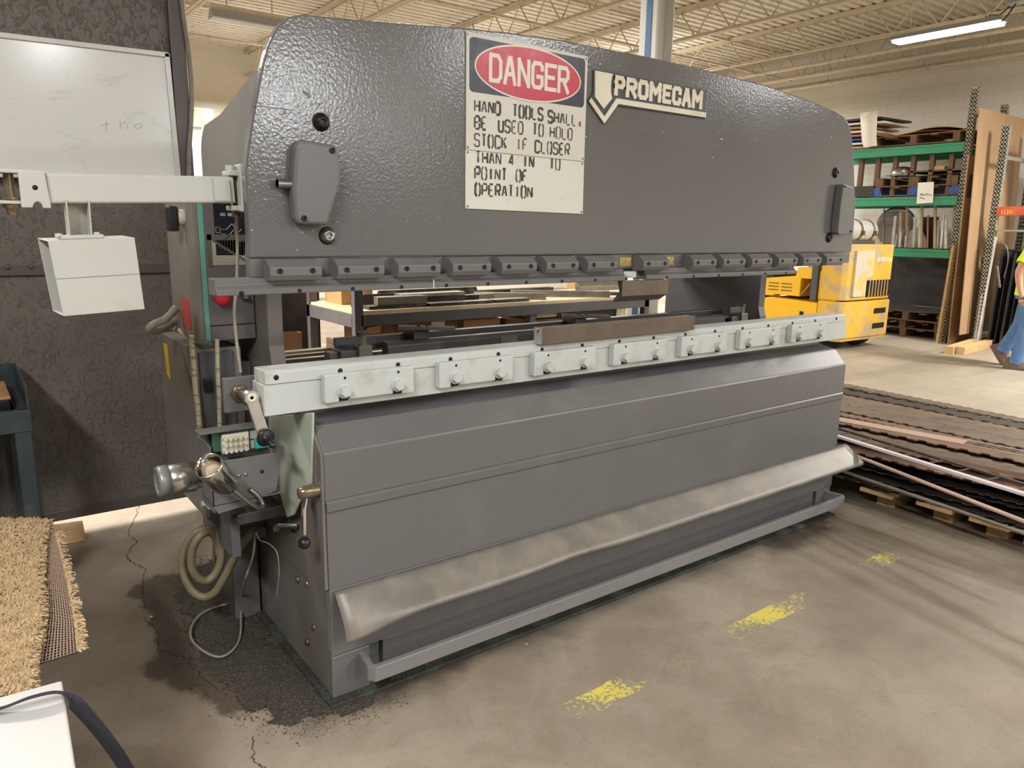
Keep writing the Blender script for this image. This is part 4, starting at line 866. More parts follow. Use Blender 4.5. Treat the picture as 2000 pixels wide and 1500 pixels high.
# boxes and bins under the bench
def carton(name, x0, x1, y0, y1, z0, z1, mt, lb, cat='box', rot=0):
    cx, cy = (x0 + x1) / 2, (y0 + y1) / 2; mb = MB(); a, b = (x1 - x0) / 2, (y1 - y0) / 2; t = .006
    mb.box(-a, a, -b, -b + t, 0, z1 - z0); mb.box(-a, a, b - t, b, 0, z1 - z0); mb.box(-a, -a + t, -b, b, 0, z1 - z0); mb.box(a - t, a, -b, b, 0, z1 - z0); mb.box(-a, a, -b, b, 0, t)
    o = mb.build(name, mt, None, .001); o.location = (cx, cy, z0); o.rotation_euler = (0, 0, rot); tag(o, lb, cat); return o
c_ = carton('open_carton', 1.22, 1.46, 2.28, 2.55, .32, .875, 'cardboard_dark', 'tall brown carton with a torn open flap under the left end of the bench')
mb = MB(); mb.hexa([(-.12, -.1355, .50), (0, -.1355, .50), (0, -.1352, .50), (-.12, -.1352, .50)], [(-.10, -.17, .545), (.0, -.16, .552), (.0, -.156, .552), (-.10, -.166, .545)]); f = mb.build('flap', 'cardboard', None); f.parent = c_
c_ = carton('open_carton', 1.55, 1.92, 2.26, 2.60, .32, .882, 'cardboard_dark', 'brown carton with a white paper label under the bench, beside the torn carton')
mb = MB(); mb.box(-.03, .07, -.176, -.1705, .47, .555); f = mb.build('paper_label', 'paper_white', None); f.parent = c_
carton('shallow_carton', 1.98, 2.30, 2.30, 2.62, .32, .86, 'cardboard', 'tan carton with white edges under the middle of the bench')
carton('brown_sack', 2.32, 2.40, 2.28, 2.5, .32, .84, 'cardboard_dark', 'narrow dark brown carton beside the bench middle leg', 'box')
c_ = carton('parts_carton', 2.52, 2.86, 2.26, 2.60, .32, .835, 'cardboard_dark', 'brown carton holding a cream bin in the middle under the bench')
carton('parts_bin', 2.62, 2.82, 2.30, 2.5, .836, .89, 'cream_plastic', 'cream plastic bin on the brown carton under the bench', 'bin')
carton('wide_carton', 2.95, 3.40, 2.28, 2.62, .32, .87, 'sheet_dark', 'dark carton to the right of the cream bin under the bench')
carton('parts_bin', 3.42, 3.53, 2.28, 2.5, .32, .88, 'cream_plastic', 'cream plastic bin at the right end under the bench', 'bin')
mb = MB(); mb.box(4.3, 4.32, 3.3, 3.9, 0, 1.0); o = mb.build('leaning_board', 'cardboard', None); tag(o, 'tan board standing behind the right end of the bench', 'board')
# dark board, carton and timber at the left behind the press
xa, xb = P(535, 620, 1, 3.02).x, P(625, 620, 1, 3.02).x
mb = MB(); mb.box(xa, xb, 3.02, 3.04, 0.62, 1.6); mb.box(xa + .04, xa + .08, 3.04, 3.08, 0, .62); mb.box(xb - .08, xb - .04, 3.04, 3.08, 0, .62); tag(mb.build('dark_screen', 'sheet_dark'), 'dark upright board standing on posts behind the left side frame of the press', 'board')
o = carton('long_carton', P(535, 660, 1, 2.9).x, 1.075 + .0, 2.9, 2.99, .0, P(580, 650, 1, 2.9).z, 'cardboard_dark', 'long brown carton in front of the dark board behind the press')
random.seed(4)
for k in range(3):
    mb = MB(); mb.box(-.45, .45, -.02 - .004 * k, .02, -.02, .02); o = mb.build('steel_tube', ['tool_grey', 'timber_dark', 'tool_grey'][k], None, .003); o.location = (.72, 1.75 + .055 * k, .785 + .012 * k); o.rotation_euler = (0, 0, .02 * k)
    tag(o, ['long dull steel tube nearest the bed on the rear support of the press', 'brown square bar between two steel tubes on the rear support', 'long dull steel tube farthest back on the rear support'][k], 'tube', 'bars on the rear support')
mb = MB(); mb.box(.27, 1.16, 1.71, 1.92, .72, .764); mb.box(.3, .34, 1.72, 1.9, 0, .72); mb.box(1.1, 1.14, 1.72, 1.9, 0, .72); tag(mb.build('rear_support', 'sheet_dark', None, .003), 'dark low stand carrying steel bars behind the bed of the press', 'stand')
mb = MB(); mb.box(.82, .96, 1.73, 1.9, .812, .85); mb.box(.82, .84, 1.73, 1.9, .85, .88); tag(mb.build('wood_scrap', 'timber_dark', None, .003), 'small dark wooden bracket lying across the bars on the rear support', 'wood scrap')

# white panel added as the brightly lit part of the back wall, wall pipe, unlit light
mb = MB(); mb.box(-7.5, 3.42, 12.92, 13.0, 0, 3.55); struct(mb.build('lit_wall_panel', base_mat('lit_wall_white', rgb(244, 242, 236), .5)))
mb = MB(); mb.tube([(2.6, 12.85, 3.28), (6.5, 12.85, 3.28)], .05, 10); mb.box(3.0, 3.2, 12.8, 13, 3.2, 3.5); struct(mb.build('trim_5', 'joist_paint'))
worn('fixture_grey', rgb(168, 170, 174), .4, .3)
a = P(411, 27, 2, 4.0); b = P(565, 52, 2, 4.0); b.y = a.y
FX = thing('unlit_strip_light', 'unlit grey strip light hanging at the upper left beyond the partition', 'light fixture', ((a.x + b.x) / 2, a.y, 4.0))
mb = MB().prism([(a.y - .10, 3.96), (a.y - .06, 4.06), (a.y + .06, 4.06), (a.y + .10, 3.96), (a.y + .08, 3.95), (a.y - .08, 3.95)], 'x', a.x, b.x); mb.build('reflector', 'fixture_grey', FX, .003)
mb = MB(); mb.box(a.x, b.x, a.y - .04, a.y + .04, 4.06, 4.12); mb.build('ballast_box', 'joist_paint', FX)
mb = MB()
for x in (a.x + .2, b.x - .2): mb.cyl((x, a.y, 4.12), (x, a.y, 4.7), .008, 6)
mb.build('hanger', 'joist_paint', FX)
# lit strip light at the upper right
m = base_mat('light_diffuser', (1, 1, 1, 1), .4); b_ = m.node_tree.nodes['Principled BSDF']; b_.inputs['Emission Color'].default_value = (1, .90, .76, 1); b_.inputs['Emission Strength'].default_value = FIXT
LX = thing('strip_light', 'lit fluorescent strip light hanging near the right block wall', 'light fixture', (9.03, 2.6, 3.87))
mb = MB(); mb.box(8.94, 9.12, 2.02, 3.22, 3.83, 3.862); mb.build('diffuser', 'light_diffuser', LX, .004)
mb = MB(); mb.prism([(8.93, 3.862), (9.13, 3.862), (9.10, 3.92), (8.96, 3.92)], 'y', 2.0, 3.24); mb.build('housing', 'fixture_grey', LX, .003)
mb = MB()
for y in (2.2, 3.05): mb.cyl((9.03, y, 3.92), (9.03, y, 4.7), .007, 6)
mb.build('hanger', 'joist_paint', LX)
mb = MB(); mb.box(8.96, 9.10, 1.84, 1.98, 4.02, 4.12); tag(mb.build('junction_box', 'fixture_grey', None, .004), 'grey junction box beside the near end of the lit strip light', 'junction box')
mb = MB(); mb.box(9.0, 9.5, .0, 1.95, 4.125, 4.18); tag(mb.build('cable_tray', 'joist_paint', None, .003), 'pale flat duct running past the junction box at the upper right', 'duct')
for k, pts in enumerate(([(9.03, 1.9, 4.02), (9.0, 2.0, 3.86), (9.05, 2.12, 3.84), (9.06, 2.2, 3.95)], [(9.1, 1.95, 4.06), (9.3, 2.2, 3.98), (9.6, 2.4, 4.1), (10.1, 2.5, 4.2)])):
    tag(MB().tube(spline(pts, 8), .008, 8).build('ceiling_cable', 'screw_black'), ['short black cable looping from the junction box to the lit strip light', 'black cable sagging from the junction box toward the right wall'][k], 'cable')
# ================================================================== forklift beyond the right end of the press
m = worn('forklift_yellow', rgb(252, 190, 20), .36, 0, rgb(186, 140, 40), 5, .35, .58, .75); 
m = worn('forklift_yellow_worn', rgb(226, 178, 60), .45, 0, rgb(176, 160, 136), 4, .8, .46, .6)
worn('tyre_black', rgb(30, 30, 30), .75); worn('guard_grey', rgb(74, 78, 78), .5); base_mat('void_black', rgb(16, 15, 14), .8)
FK = thing('forklift', 'worn yellow forklift with a white gas tank, parked beyond the press', 'forklift', (8.75, 4.0, 0))
fx0, fx1, fy = 8.22, 9.36, 3.06
def cw(inset, z0, z1, mb, r=.22):
    pl = [(fx0 + inset, 3.44)] + [(fx0 + inset, fy + .09 + inset)] + [(fx0 + .06 + inset, fy + .03 + inset)] + [(fx0 + .62, fy + inset), (fx1 - .03 - inset, fy + inset), (fx1 - inset, fy + .05 + inset), (fx1 - inset, 3.44)]
    return mb.prism(pl, 'z', z0, z1)
mb = MB(); cw(0.02, .12, .16, mb); cw(0, .16, .635, mb); cwt = mb.build('counterweight', 'forklift_yellow_worn', FK, .012)
mb = MB(); cw(.015, .65, 1.36, mb); mb.build('radiator_housing', 'forklift_yellow_worn', FK, .015)
mb = MB(); mb.box(fx0 + .50, fx1 - .06, fy + .0, fy + .12, .69, .90); rg = mb.build('radiator_grille', 'void_black', FK)
mb = MB()
for k in range(7): mb.box(fx0 + .53 + .075 * k, fx0 + .545 + .075 * k, fy - .008, fy + .06, .69, .90)
mb.build('grille_bars', 'forklift_yellow_worn', rg)
mb = MB()
for z in (.46, .26): mb.box(fx0 + .72, fx1 - .12, fy - .004, fy + .05, z, z + .07)
mb.build('tow_slots', 'void_black', cwt)
worn('forklift_white_scuff', rgb(206, 198, 182), .35, 0, rgb(226, 186, 70), 7, .8, .5, .62)
mb = MB(); mb.prism([(fx0 + .17, .70), (fx0 + .47, .70), (fx0 + .47, .93), (fx0 + .60, .96), (fx0 + .60, 1.28), (fx0 + .17, 1.28)], 'y', fy + .006, fy + .04); mb.build('scuffed_panel', 'forklift_white_scuff', FK)
mb = MB(); letters(mb, 'CATERPILLAR', fx0 + .70, 1.145, .022, .045, .034, .0075, fy + .0105, fy + .02); mb.build('maker_lettering', 'paper_white', FK)
mb = MB(); mb.prism([(3.445, .18), (3.445, .60), (4.15, .625), (4.28, .60), (4.33, .5), (4.25, .18)], 'x', fx0 - .0, fx1); mb.build('chassis_fender', 'forklift_yellow', FK, .01)
mb = MB(); mb.box(fx0 - .01, fx0, 3.63, 3.68, .37, .47); mb.build('step_hole', 'void_black', FK)
mb = MB(); mb.box(fx0 + .025, fx1 - .025, 3.2, 3.47, .636, 1.02); mb.build('engine_cover', 'forklift_yellow', FK, .02)
mb = MB(); mb.prism([(3.72, .66), (3.72, .90), (3.56, .90), (3.56, 1.045), (3.78, 1.045), (3.80, .93), (4.26, .875), (4.30, .64), (4.12, .64), (4.10, .665)], 'x', fx0 + .01, fx1 - .01); mb.build('seat_deck', 'forklift_yellow', FK, .01)
mb = MB()
for r in range(3):
    for c in range(2): mb.box(fx0 + .003, fx0 + .012, 3.84 + .2 * c, 4.0 + .2 * c, .72 + .045 * r, .733 + .045 * r)
mb.build('louvres', 'greasy_metal', FK)
mb = MB(); mb.box(fx0 - .005, fx0 + .06, 3.475, 3.56, .63, 2.0); mb.box(fx1 - .06, fx1, 4.1, 4.16, .63, 2.0); mb.box(fx0, fx1, 3.9, 5.2, 1.98, 2.02); mb.box(fx0, fx0 + .06, 5.1, 5.2, .6, 2.0); mb.build('overhead_guard', 'guard_grey', FK, .004)
mb = MB().tube(spline([(fx0 + .02, 3.58, .85), (fx0 + .03, 3.63, .78), (fx0 + .03, 3.70, .70)], 6), .012, 8); mb.build('hydraulic_hose', 'cable_grey', FK)
mb = MB(); mb.box(fx0 + .2, fx1 - .2, 4.25, 4.7, .63, .95); mb.build('seat', 'black_plastic', FK, .03)
for x, y, r in ((fx0 + .30, 3.35, .21), (fx1 - .30, 3.35, .21), (fx0 + .1, 5.0, .3), (fx1 - .1, 5.0, .3)):
    mb = MB(); mb.lathe((x - .09, y, r), (1, 0, 0), [(0, r * .5), (0, r * .92), (.03, r), (.15, r), (.18, r * .92), (.18, r * .5)], 26); mb.build('wheel', 'tyre_black', FK)
mb = MB(); mb.box(fx0 + .1, fx1 - .1, 5.2, 5.35, .1, 2.0); mb.build('mast', 'guard_grey', FK)
for x in (fx0 + .25, fx1 - .4): MB().box(x, x + .12, 5.35, 6.4, .05, .09).build('fork', 'guard_grey', FK)
tx0, tx1 = 8.30, 9.22; ty, tz, tr = 3.36, 1.53, .145
mb = MB(); mb.lathe((tx0, ty, tz), (1, 0, 0), [(0, .05), (.02, tr * .7), (.07, tr), (tx1 - tx0 - .16, tr), (tx1 - tx0 - .10, tr * .98), (tx1 - tx0 - .03, tr * .75), (tx1 - tx0, tr * .3)], 28); tk = mb.build('gas_tank', 'offwhite_paint', FK)
for x in (8.72, 9.02):
    mb = MB(); mb.lathe((x, ty, tz), (1, 0, 0), [(-.02, tr + .001), (-.02, tr + .006), (.02, tr + .006), (.02, tr + .001)], 28); mb.box(x - .02, x + .02, ty - tr - .03, ty - tr + .02, tz - .06, tz); mb.build('tank_strap', 'greasy_metal', tk)
mb = MB(); mb.box(8.35, 9.15, ty - .1, ty + .1, 1.355, 1.41); mb.build('tank_cradle', 'guard_grey', tk)

# ================================================================== green-beamed pallet rack
worn('rack_green', rgb(52, 146, 106), .45, 0, rgb(120, 112, 84), 6, .5, .58, .72)
worn('rack_upright', rgb(158, 156, 138), .5, .3, rgb(96, 92, 78), 9, .5)
worn('rack_red', rgb(208, 82, 56), .45, 0, rgb(150, 70, 50), 7, .5)
XR = 10.42; YR = 2.80
def upright(mb, x, y, h, w=.085, d=.07):
    """perforated channel post: front flange carries two rows of holes"""
    mb.box(x, x + d, y - w / 2, y - w / 2 + .004, 0, h); mb.box(x, x + d, y + w / 2 - .004, y + w / 2, 0, h)
    return mb
def post(parent, x, y, h, nm='upright', lo=.0):
    mb = upright(MB(), x, y, h); w = .085; n = int(h / .051)
    # front face built as a ladder so the holes are real openings
    for a in (-w / 2, -.006, w / 2 - .012): mb.box(x - .004, x, y + a, y + a + .012, 0, h)
    for k in range(n + 1): mb.box(x - .004, x, y - w / 2, y + w / 2, k * h / n - .014, k * h / n + .014)
    o = mb.build(nm, 'rack_upright', parent); k2 = MB(); k2.box(x + .004, x + .02, y - w / 2 + .005, y + w / 2 - .005, .01, h - .02); k2.build('dark_hole_backing', 'void_black', o)  # black sheet inside the post paints the shade behind the holes
    return o
RK = thing('pallet_rack', 'tall pallet rack with perforated grey uprights and green beams along the right wall', 'rack', (10.9, 4.2, 0))
post(RK, XR, YR, 3.42); post(RK, XR + .98, YR, 3.30); post(RK, XR, 5.55, 3.42); post(RK, XR + .98, 5.55, 3.42)
mb = MB(); mb.box(XR + .05, XR + .98, YR - .02, YR + .02, 3.07, 3.13); mb.bar((XR + .05, YR, 1.30), (XR + .98, YR, 2.35), .03, .04); mb.bar((XR + .05, YR, 2.2), (XR + .98, YR, 1.9), .03, .04); mb.box(XR + .05, XR + .98, YR - .02, YR + .02, .3, .35); mb.build('brace', 'rack_upright', RK, .002)
lev = [(2.61, 2.735), (1.90, 2.025), (1.175, 1.29)]
for z0, z1 in lev:
    for xx in (XR - .01, XR + .99):
        mb = MB(); mb.box(xx, xx + .05, YR + .04, 5.52, z0, z1); mb.box(xx - .004, xx, YR + .04, 5.52, z1 - .035, z1 - .028); mb.build('beam', 'rack_green', RK, .004)
for z0, z1 in lev:
    mb = MB()
    for k in range(7): mb.box(XR + .04, XR + .99, YR + .2 + .4 * k, YR + .3 + .4 * k, z1, z1 + .012)
    mb.build('deck_boards', 'timber_dark', RK)
# upright divider slats between the top and middle levels
for k in range(7):
    y = 2.98 + .26 * k; mb = MB(); mb.box(XR + .05, XR + .12, y, y + .06, 2.025 + .014, 2.60); tag(mb.build('divider_slat', 'timber_dark', None, .002), 'dark upright wooden slat between the top two green beams of the rack', 'slat', 'divider slats in the rack')
def pallet(x, y, z, W, D, lb, mt='timber_dark', blue=False, h=.13):
    r = thing('pallet', lb, 'pallet', (x, y, z))
    mb = MB()
    for k in range(5): mb.box(-D / 2, D / 2, -W / 2 + k * (W - .1) / 4, -W / 2 + .1 + k * (W - .1) / 4, h - .018, h)
    mb.build('deck_boards', mt, r, .002, True)
    mb = MB()
    for k in range(3): mb.box(-D / 2, D / 2, -W / 2 + k * (W - .09) / 2, -W / 2 + .09 + k * (W - .09) / 2, .018, h - .018) if not blue else mb.box(-D / 2, D / 2, -W / 2 + k * (W - .09) / 2, -W / 2 + .12 + k * (W - .09) / 2, .018, h - .018)
    mb.build('stringers', 'pallet_blue' if blue else mt, r, .002, True)
    mb = MB()
    for k in range(3): mb.box(-D / 2 + k * (D - .1) / 2, -D / 2 + .1 + k * (D - .1) / 2, -W / 2, W / 2, 0, .018)
    mb.build('bottom_boards', mt, r, .002, True)
    return r
worn('pallet_blue', rgb(42, 84, 176), .55)
Z1, Z2, Z3 = 2.75, 2.04, 1.304
pallet(10.92, 3.55, Z1, 1.25, .95, 'brown wooden pallet on the top green beams of the rack, under curled cardboard')
pallet(10.92, 3.45, Z2, 1.20, .95, 'pallet with blue stringers on the middle green beams of the rack', blue=True)
pallet(10.92, 3.45, Z2 + .133, 1.15, .95, 'brown pallet stacked on the blue pallet in the rack')
pallet(11.0, 3.4, .0, 1.1, 1.0, 'bottom pallet of the stack on the floor under the rack', h=.12)
pallet(11.0, 3.42, .123, 1.1, 1.0, 'second pallet of the stack on the floor under the rack', h=.12)
pallet(10.98, 3.38, .246, 1.1, 1.0, 'top pallet of the stack on the floor under the rack', h=.12)
worn('cardboard_red', rgb(176, 116, 78), .7); worn('sheet_white', rgb(232, 226, 210), .5)
random.seed(5)
def sheet(name, x, y, z, W, D, lb, mt, cat, curl=0.0, t=.008, yaw=0, nn=10, group=None):
    mb = MB(); rs = []
    for i in range(nn + 1):
        yy = -W / 2 + W * i / nn; s = curl * (2 * i / nn - 1) ** 2
        rs.append([(-D / 2, yy, s), (D / 2, yy, s + .01), (D / 2, yy, s + .01 + t), (-D / 2, yy, s + t)])
    mb.rings([[Vector(p) for p in r] for r in rs], True, True, False)
    o = mb.build(name, mt, None); o.location = (x, y, z); o.rotation_euler = (0, 0, yaw); tag(o, lb, cat, group); return o
sheet('cardboard_sheet', 10.9, 3.5, Z1 + .132, 1.3, .9, 'red-brown cardboard sheet lying directly on the top pallet of the rack', 'cardboard_red', 'cardboard sheet', .01)
sheet('cardboard_sheet', 10.9, 3.40, Z1 + .175, 1.15, .9, 'dark curled cardboard sheet in the middle of the sheets on the top pallet', 'cardboard_dark', 'cardboard sheet', -.07, yaw=.03)
sheet('cardboard_sheet', 10.9, 3.25, Z1 + .215, .8, .9, 'pale curled cardboard sheet topmost on the rack pallet', 'cardboard', 'cardboard sheet', -.06, yaw=-.04)
# heap of flat packing at the left of the top level
cols = [('timber', 'tan board'), ('paper_white', 'white sheet'), ('pallet_blue', 'blue sheet'), ('cardboard_red', 'red-brown board'), ('sheet_white', 'cream sheet'), ('cardboard', 'tan cardboard'), ('paper_white', 'white board'), ('sheet_dark', 'dark sheet')]
pos = ['lowest of the heap at the far end of the top rack level', 'second from the bottom of the heap on the top rack level', 'third from the bottom of the heap on the top rack level', 'in the middle of the heap on the top rack level', 'just above the red-brown board of the heap', 'third from the top of the heap on the top rack level', 'second from the top of the heap on the top rack level', 'topmost of the heap on the top rack level']
for k, (mt, nm) in enumerate(cols):
    sheet('packing_sheet', 10.9, 4.62 + .05 * random.uniform(-1, 1), Z1 + .015 + k * .058, .9 + random.uniform(-.1, .25), .85, nm + ' ' + pos[k], mt, 'packing', -.012, t=.03, yaw=random.uniform(-.06, .06))
mb = MB(); pr = [(10.45, 3.27), (10.40, 3.22), (10.385, 3.05), (10.38, 2.85), (10.38, 2.76)]; rs = []
for i, (x, z) in enumerate(pr):
    w0 = 4.40 - .04 * i + .0; w1 = 4.12 - .02 * i
    rs.append([Vector((x, w0, z)), Vector((x, w1, z + .01)), Vector((x + .006, w1, z + .01)), Vector((x + .006, w0, z))])
mb.rings(rs); tag(mb.build('hanging_sheet', 'sheet_white'), 'cream plastic sheet drooping over the front of the heap on the top rack level', 'packing')
# sheets and offcuts on the middle level
o = sheet('steel_sheet', 10.92, 3.35, Z2 + .27, 1.1, .9, 'dark steel sheet bowed on the upper brown pallet of the rack', 'sheet_dark', 'steel sheet', .03)
sheet('steel_sheet', 10.92, 3.25, Z2 + .33, .8, .9, 'long dark plank topmost on the stacked pallets of the rack', 'timber_dark', 'plank', .0, t=.02)
o = MB().lathe((10.6, 3.72, Z2 + .29), (0, 0, 1), [(0, .16), (.02, .17), (.10, .15), (.13, .08), (.14, .02)], 24).build('sheet_metal_lid', 'steel_bare'); tag(o, 'grey domed sheet-metal cover on the stacked pallets of the rack', 'metal cover')
mb = MB(); mb.box(10.5, 10.7, 3.1, 3.25, Z2 + .352, Z2 + .40); tag(mb.build('wood_block', 'timber'), 'small tan wood block on the plank on the rack', 'wood block')
mb = MB(); mb.box(10.44, 11.3, 4.05, 5.0, Z2 + .0, Z2 + .16); tag(mb.build('grey_crate', 'sheet_dark', None, .004), 'grey crate left of the blue pallet on the middle rack level', 'crate')
o = MB().lathe((10.5, 4.0, Z2 + .012), (0, 0, 1), [(0, .05), (.10, .05), (.10, .04), (.02, .04)], 16).build('metal_can', 'steel_bare'); tag(o, 'small bright metal can at the left end of the middle rack level', 'can')
# paper sign taped to the middle beam
PS = thing('paper_note', 'white paper note with faint handwriting taped to the middle green beam', 'paper', (XR - .03, 3.25, 2.04))
a, b, c2, d = P(1793, 357, 0, XR - .03), P(1824, 355, 0, XR - .03), P(1822, 396, 0, XR - .03), P(1790, 398, 0, XR - .03)
mb = MB(); mb.hexa([d, c2, c2 + Vector((.004, 0, 0)), d + Vector((.004, 0, 0))], [a, b, b + Vector((.004, 0, 0)), a + Vector((.004, 0, 0))]); mb.build('sheet', 'paper_white', PS)
mb = MB(); random.seed(2)
for (u0, u1, v0) in ((1796, 1821, 380), (1796, 1806, 388)):
    u = u0; prev = None
    while u < u1:
        q = P(u, v0 + random.uniform(-2.2, 2.2), 0, XR - .0312)
        if prev is not None: mb.bar(prev, q, .001, .008, up=(0, 0, 1))
        prev = q; u += 1.4
mb.build('handwriting', 'screw_black', PS)
# upright offcuts standing on the lower level
worn('offcut_white', rgb(214, 212, 206), .5, .1, rgb(150, 146, 138), 8, .5)
cut = [(1757, 415, 484, 5, 'timber', 'tan upright post'), (1771, 405, 484, 5, 'timber', 'tan upright post'), (1800, 402, 484, 5, 'timber', 'tan upright post'), (1826, 400, 484, 5, 'timber', 'tan upright post'), (1862, 400, 484, 5, 'timber', 'tan upright post'),
       (1725, 408, 484, 3, 'steel_bare', 'narrow grey strip'), (1744, 422, 484, 6, 'offcut_white', 'crooked grey strip'), (1750, 458, 484, 4, 'offcut_white', 'short white strip'), (1758, 452, 484, 4, 'offcut_white', 'short white strip'), (1764, 448, 484, 4, 'steel_bare', 'short grey strip'), (1768, 460, 484, 3, 'offcut_white', 'short white strip'),
       (1786, 424, 484, 5, 'offcut_white', 'white strip'), (1796, 408, 484, 5, 'offcut_white', 'tall white strip'), (1812, 420, 484, 3, 'cardboard_red', 'brown strip'), (1832, 430, 484, 5, 'offcut_white', 'white strip'), (1840, 420, 484, 4, 'offcut_white', 'leaning white strip'), (1847, 428, 484, 6, 'offcut_white', 'wide white strip')]
where = ['first from the forklift on the lower rack level', 'second from the forklift on the lower rack level', 'behind the white half disc on the lower rack level', 'third of the tan posts from the near upright', 'beside the near upright on the lower rack level', 'beside the hoop on the lower rack level', 'beside the second tan post on the lower rack level', 'first of the short strips on the lower rack level', 'second of the short strips on the lower rack level', 'third of the short strips on the lower rack level', 'last of the short strips before the half disc', 'in front of the half disc on the lower rack level', 'rising over the half disc on the lower rack level', 'between the dark sheet and the tan post on the lower rack level', 'first of three beside the last tan post', 'second of three beside the last tan post', 'nearest the last tan post on the lower rack level']
random.seed(9)
for (u, v0, v1, wpx, mt, nm), wh in zip(cut, where):
    xx = XR + .12 + random.uniform(0, .12); t = P(u + random.uniform(0, 5), v0, 0, xx); b = P(u - random.uniform(0, 3), v1, 0, xx); b.z = Z3; ww = wpx * .0068
    mb = MB(); mb.bar(b, t, .012 if mt != 'timber' else .05, ww, up=(0, 1, 0)) if False else mb.hexa([(xx, b.y - ww / 2, b.z), (xx + .02, b.y - ww / 2, b.z), (xx + .02, b.y + ww / 2, b.z), (xx, b.y + ww / 2, b.z)], [(xx, t.y - ww / 2, t.z), (xx + .02, t.y - ww / 2, t.z), (xx + .02, t.y + ww / 2, t.z), (xx, t.y + ww / 2, t.z)])
    tag(mb.build('standing_offcut', mt), nm + ' ' + wh, 'offcut', 'offcuts standing on the lower rack level')
c0 = P(1786, 484, 0, XR + .3); mb = MB().prism([(c0.y + .16 * math.cos(a), Z3 + .29 * math.sin(a)) for a in np.linspace(0, PI, 20)], 'x', XR + .3, XR + .31); tag(mb.build('half_disc', 'offcut_white'), 'white half-disc offcut standing on the lower rack level', 'offcut')
c0 = P(1803, 470, 0, XR + .5); mb = MB(); mb.box(XR + .5, XR + .51, c0.y - .18, c0.y + .1, Z3, Z3 + .45); tag(mb.build('dark_plate', 'sheet_dark'), 'dark rectangular plate behind the white strips on the lower rack level', 'plate')
c0 = P(1733, 470, 0, XR + .35); mb = MB(); mb.lathe((XR + .35, c0.y - .10, Z3 + .30), (1, 0, 0), [(0, .27), (0, .3), (.02, .3), (.02, .27)], 36); tag(mb.build('steel_hoop', 'steel_bare'), 'thin steel hoop standing at the forklift end of the lower rack level', 'hoop')
mb = MB(); mb.box(XR + .95, XR + .97, YR + .1, 4.4, .4, 1.15); tag(mb.build('backing_board', 'sheet_dark'), 'dark board across the back of the floor bay of the rack', 'board')
sheet('bent_sheet', 10.95, 3.45, .372, 1.25, .9, 'pale bent metal sheet on the floor pallets under the rack', 'steel_bare', 'metal sheet', .03)

# ------------------------------------------------------------------ sheets leaning between the two racks
RK2 = thing('sheet_rack', 'second rack with a red-orange beam at the right edge, behind the walking person', 'rack', (10.8, 1.6, 0))
post(RK2, XR, 2.36, 2.90); post(RK2, XR + .98, 2.36, 2.90); post(RK2, XR, .2, 2.90)
mb = MB(); mb.box(XR - .012, XR + .04, .25, 2.33, 1.755, 1.87); rbm = mb.build('beam', 'rack_red', RK2, .004)
mb = MB(); random.seed(1)
for k, ch in enumerate('IIIOS'.replace('S', 'C')):
    pass
def on_x(p): return Vector((XR - .0125 - (p[1]) , 2.27 - p[0], p[2]))
letters(mb, 'IIIDS', 0, 1.775, .022, .055, .033, .009, 0, .0008, fn=on_x); mb.build('beam_lettering', base_mat('stencil_yellow', rgb(236, 200, 60), .5), rbm)
mb = MB(); mb.box(XR + .05, XR + .98, 2.34, 2.38, 2.48, 2.53); mb.box(XR, XR + .98, .25, 2.3, 1.55, 1.575); mb.build('brace', 'rack_upright', RK2)
def lean(name, y0, z0, y1, z1, t, mt, lb, cat, x0=XR - .02, x1=XR + 1.1, x2=None):
    mb = MB(); mb.hexa([(x0, y0, z0), (x1, y0, z0), (x1, y0 + t, z0), (x0, y0 + t, z0)], [(x0, y1, z1), (x1, y1, z1), (x1, y1 + t, z1), (x0, y1 + t, z1)])
    return tag(mb.build(name, mt), lb, cat)
worn('kraft_board', rgb(176, 144, 108), .7, 0, rgb(150, 118, 84), 2, .3); worn('panel_blue', rgb(52, 110, 152), .5, 0, rgb(40, 84, 120), 5, .4)
lean('kraft_sheet', 2.47, .16, 2.60, 3.12, .012, 'kraft_board', 'tall tan kraft sheet leaning between the two racks', 'sheet', XR - .25, XR + 1.2)
lean('kraft_sheet', 2.66, .0, 2.72, 2.55, .02, 'kraft_board', 'narrower tan sheet standing just left of the tall kraft sheet', 'sheet', XR - .1, XR + .9)
lean('timber_plank', 2.78, 0, 2.735, 1.36, .03, 'timber', 'tan plank leaning against the near upright of the green rack', 'plank', XR - .16, XR - .06)
lean('brown_sheet', 2.72, 0, 2.705, 2.3, .014, 'timber_dark', 'dark brown panel between the plank and the tan sheets', 'panel', XR - .06, XR + .9)
for k in range(3):
    lean('blue_panel', 1.60 - .10 * k, 1.60, 2.10 - .22 * k, 2.80 - .02 * k, .02, 'panel_blue', ['blue panel leaning farthest left behind the red beam', 'second blue panel behind the red beam', 'third blue panel behind the red beam'][k], 'panel', XR + .45 + .1 * k, XR + .85)
lean('white_bar', 2.30, 0, 2.25, 1.48, .02, 'offcut_white', 'tall white bar leaning on the second rack left of the walking person', 'bar', XR - .09, XR - .07)
lean('thin_bar', 2.345, 0, 2.335, .72, .014, 'offcut_white', 'short thin pale bar beside the tall white bar', 'bar', XR - .06, XR - .045)
for k in range(7):
    y = 2.22 - .075 * k; lean('dark_sheet', y, 0, y - .02 - .005 * k, 1.32 - .04 * (k % 3) + .02 * k, .010, 'sheet_dark', 'dark steel sheet, ' + ['first', 'second', 'third', 'fourth', 'fifth', 'sixth', 'seventh'][k] + ' from the tall white bar in the second rack', 'sheet', XR + .02 + .03 * (k % 2), XR + .8)
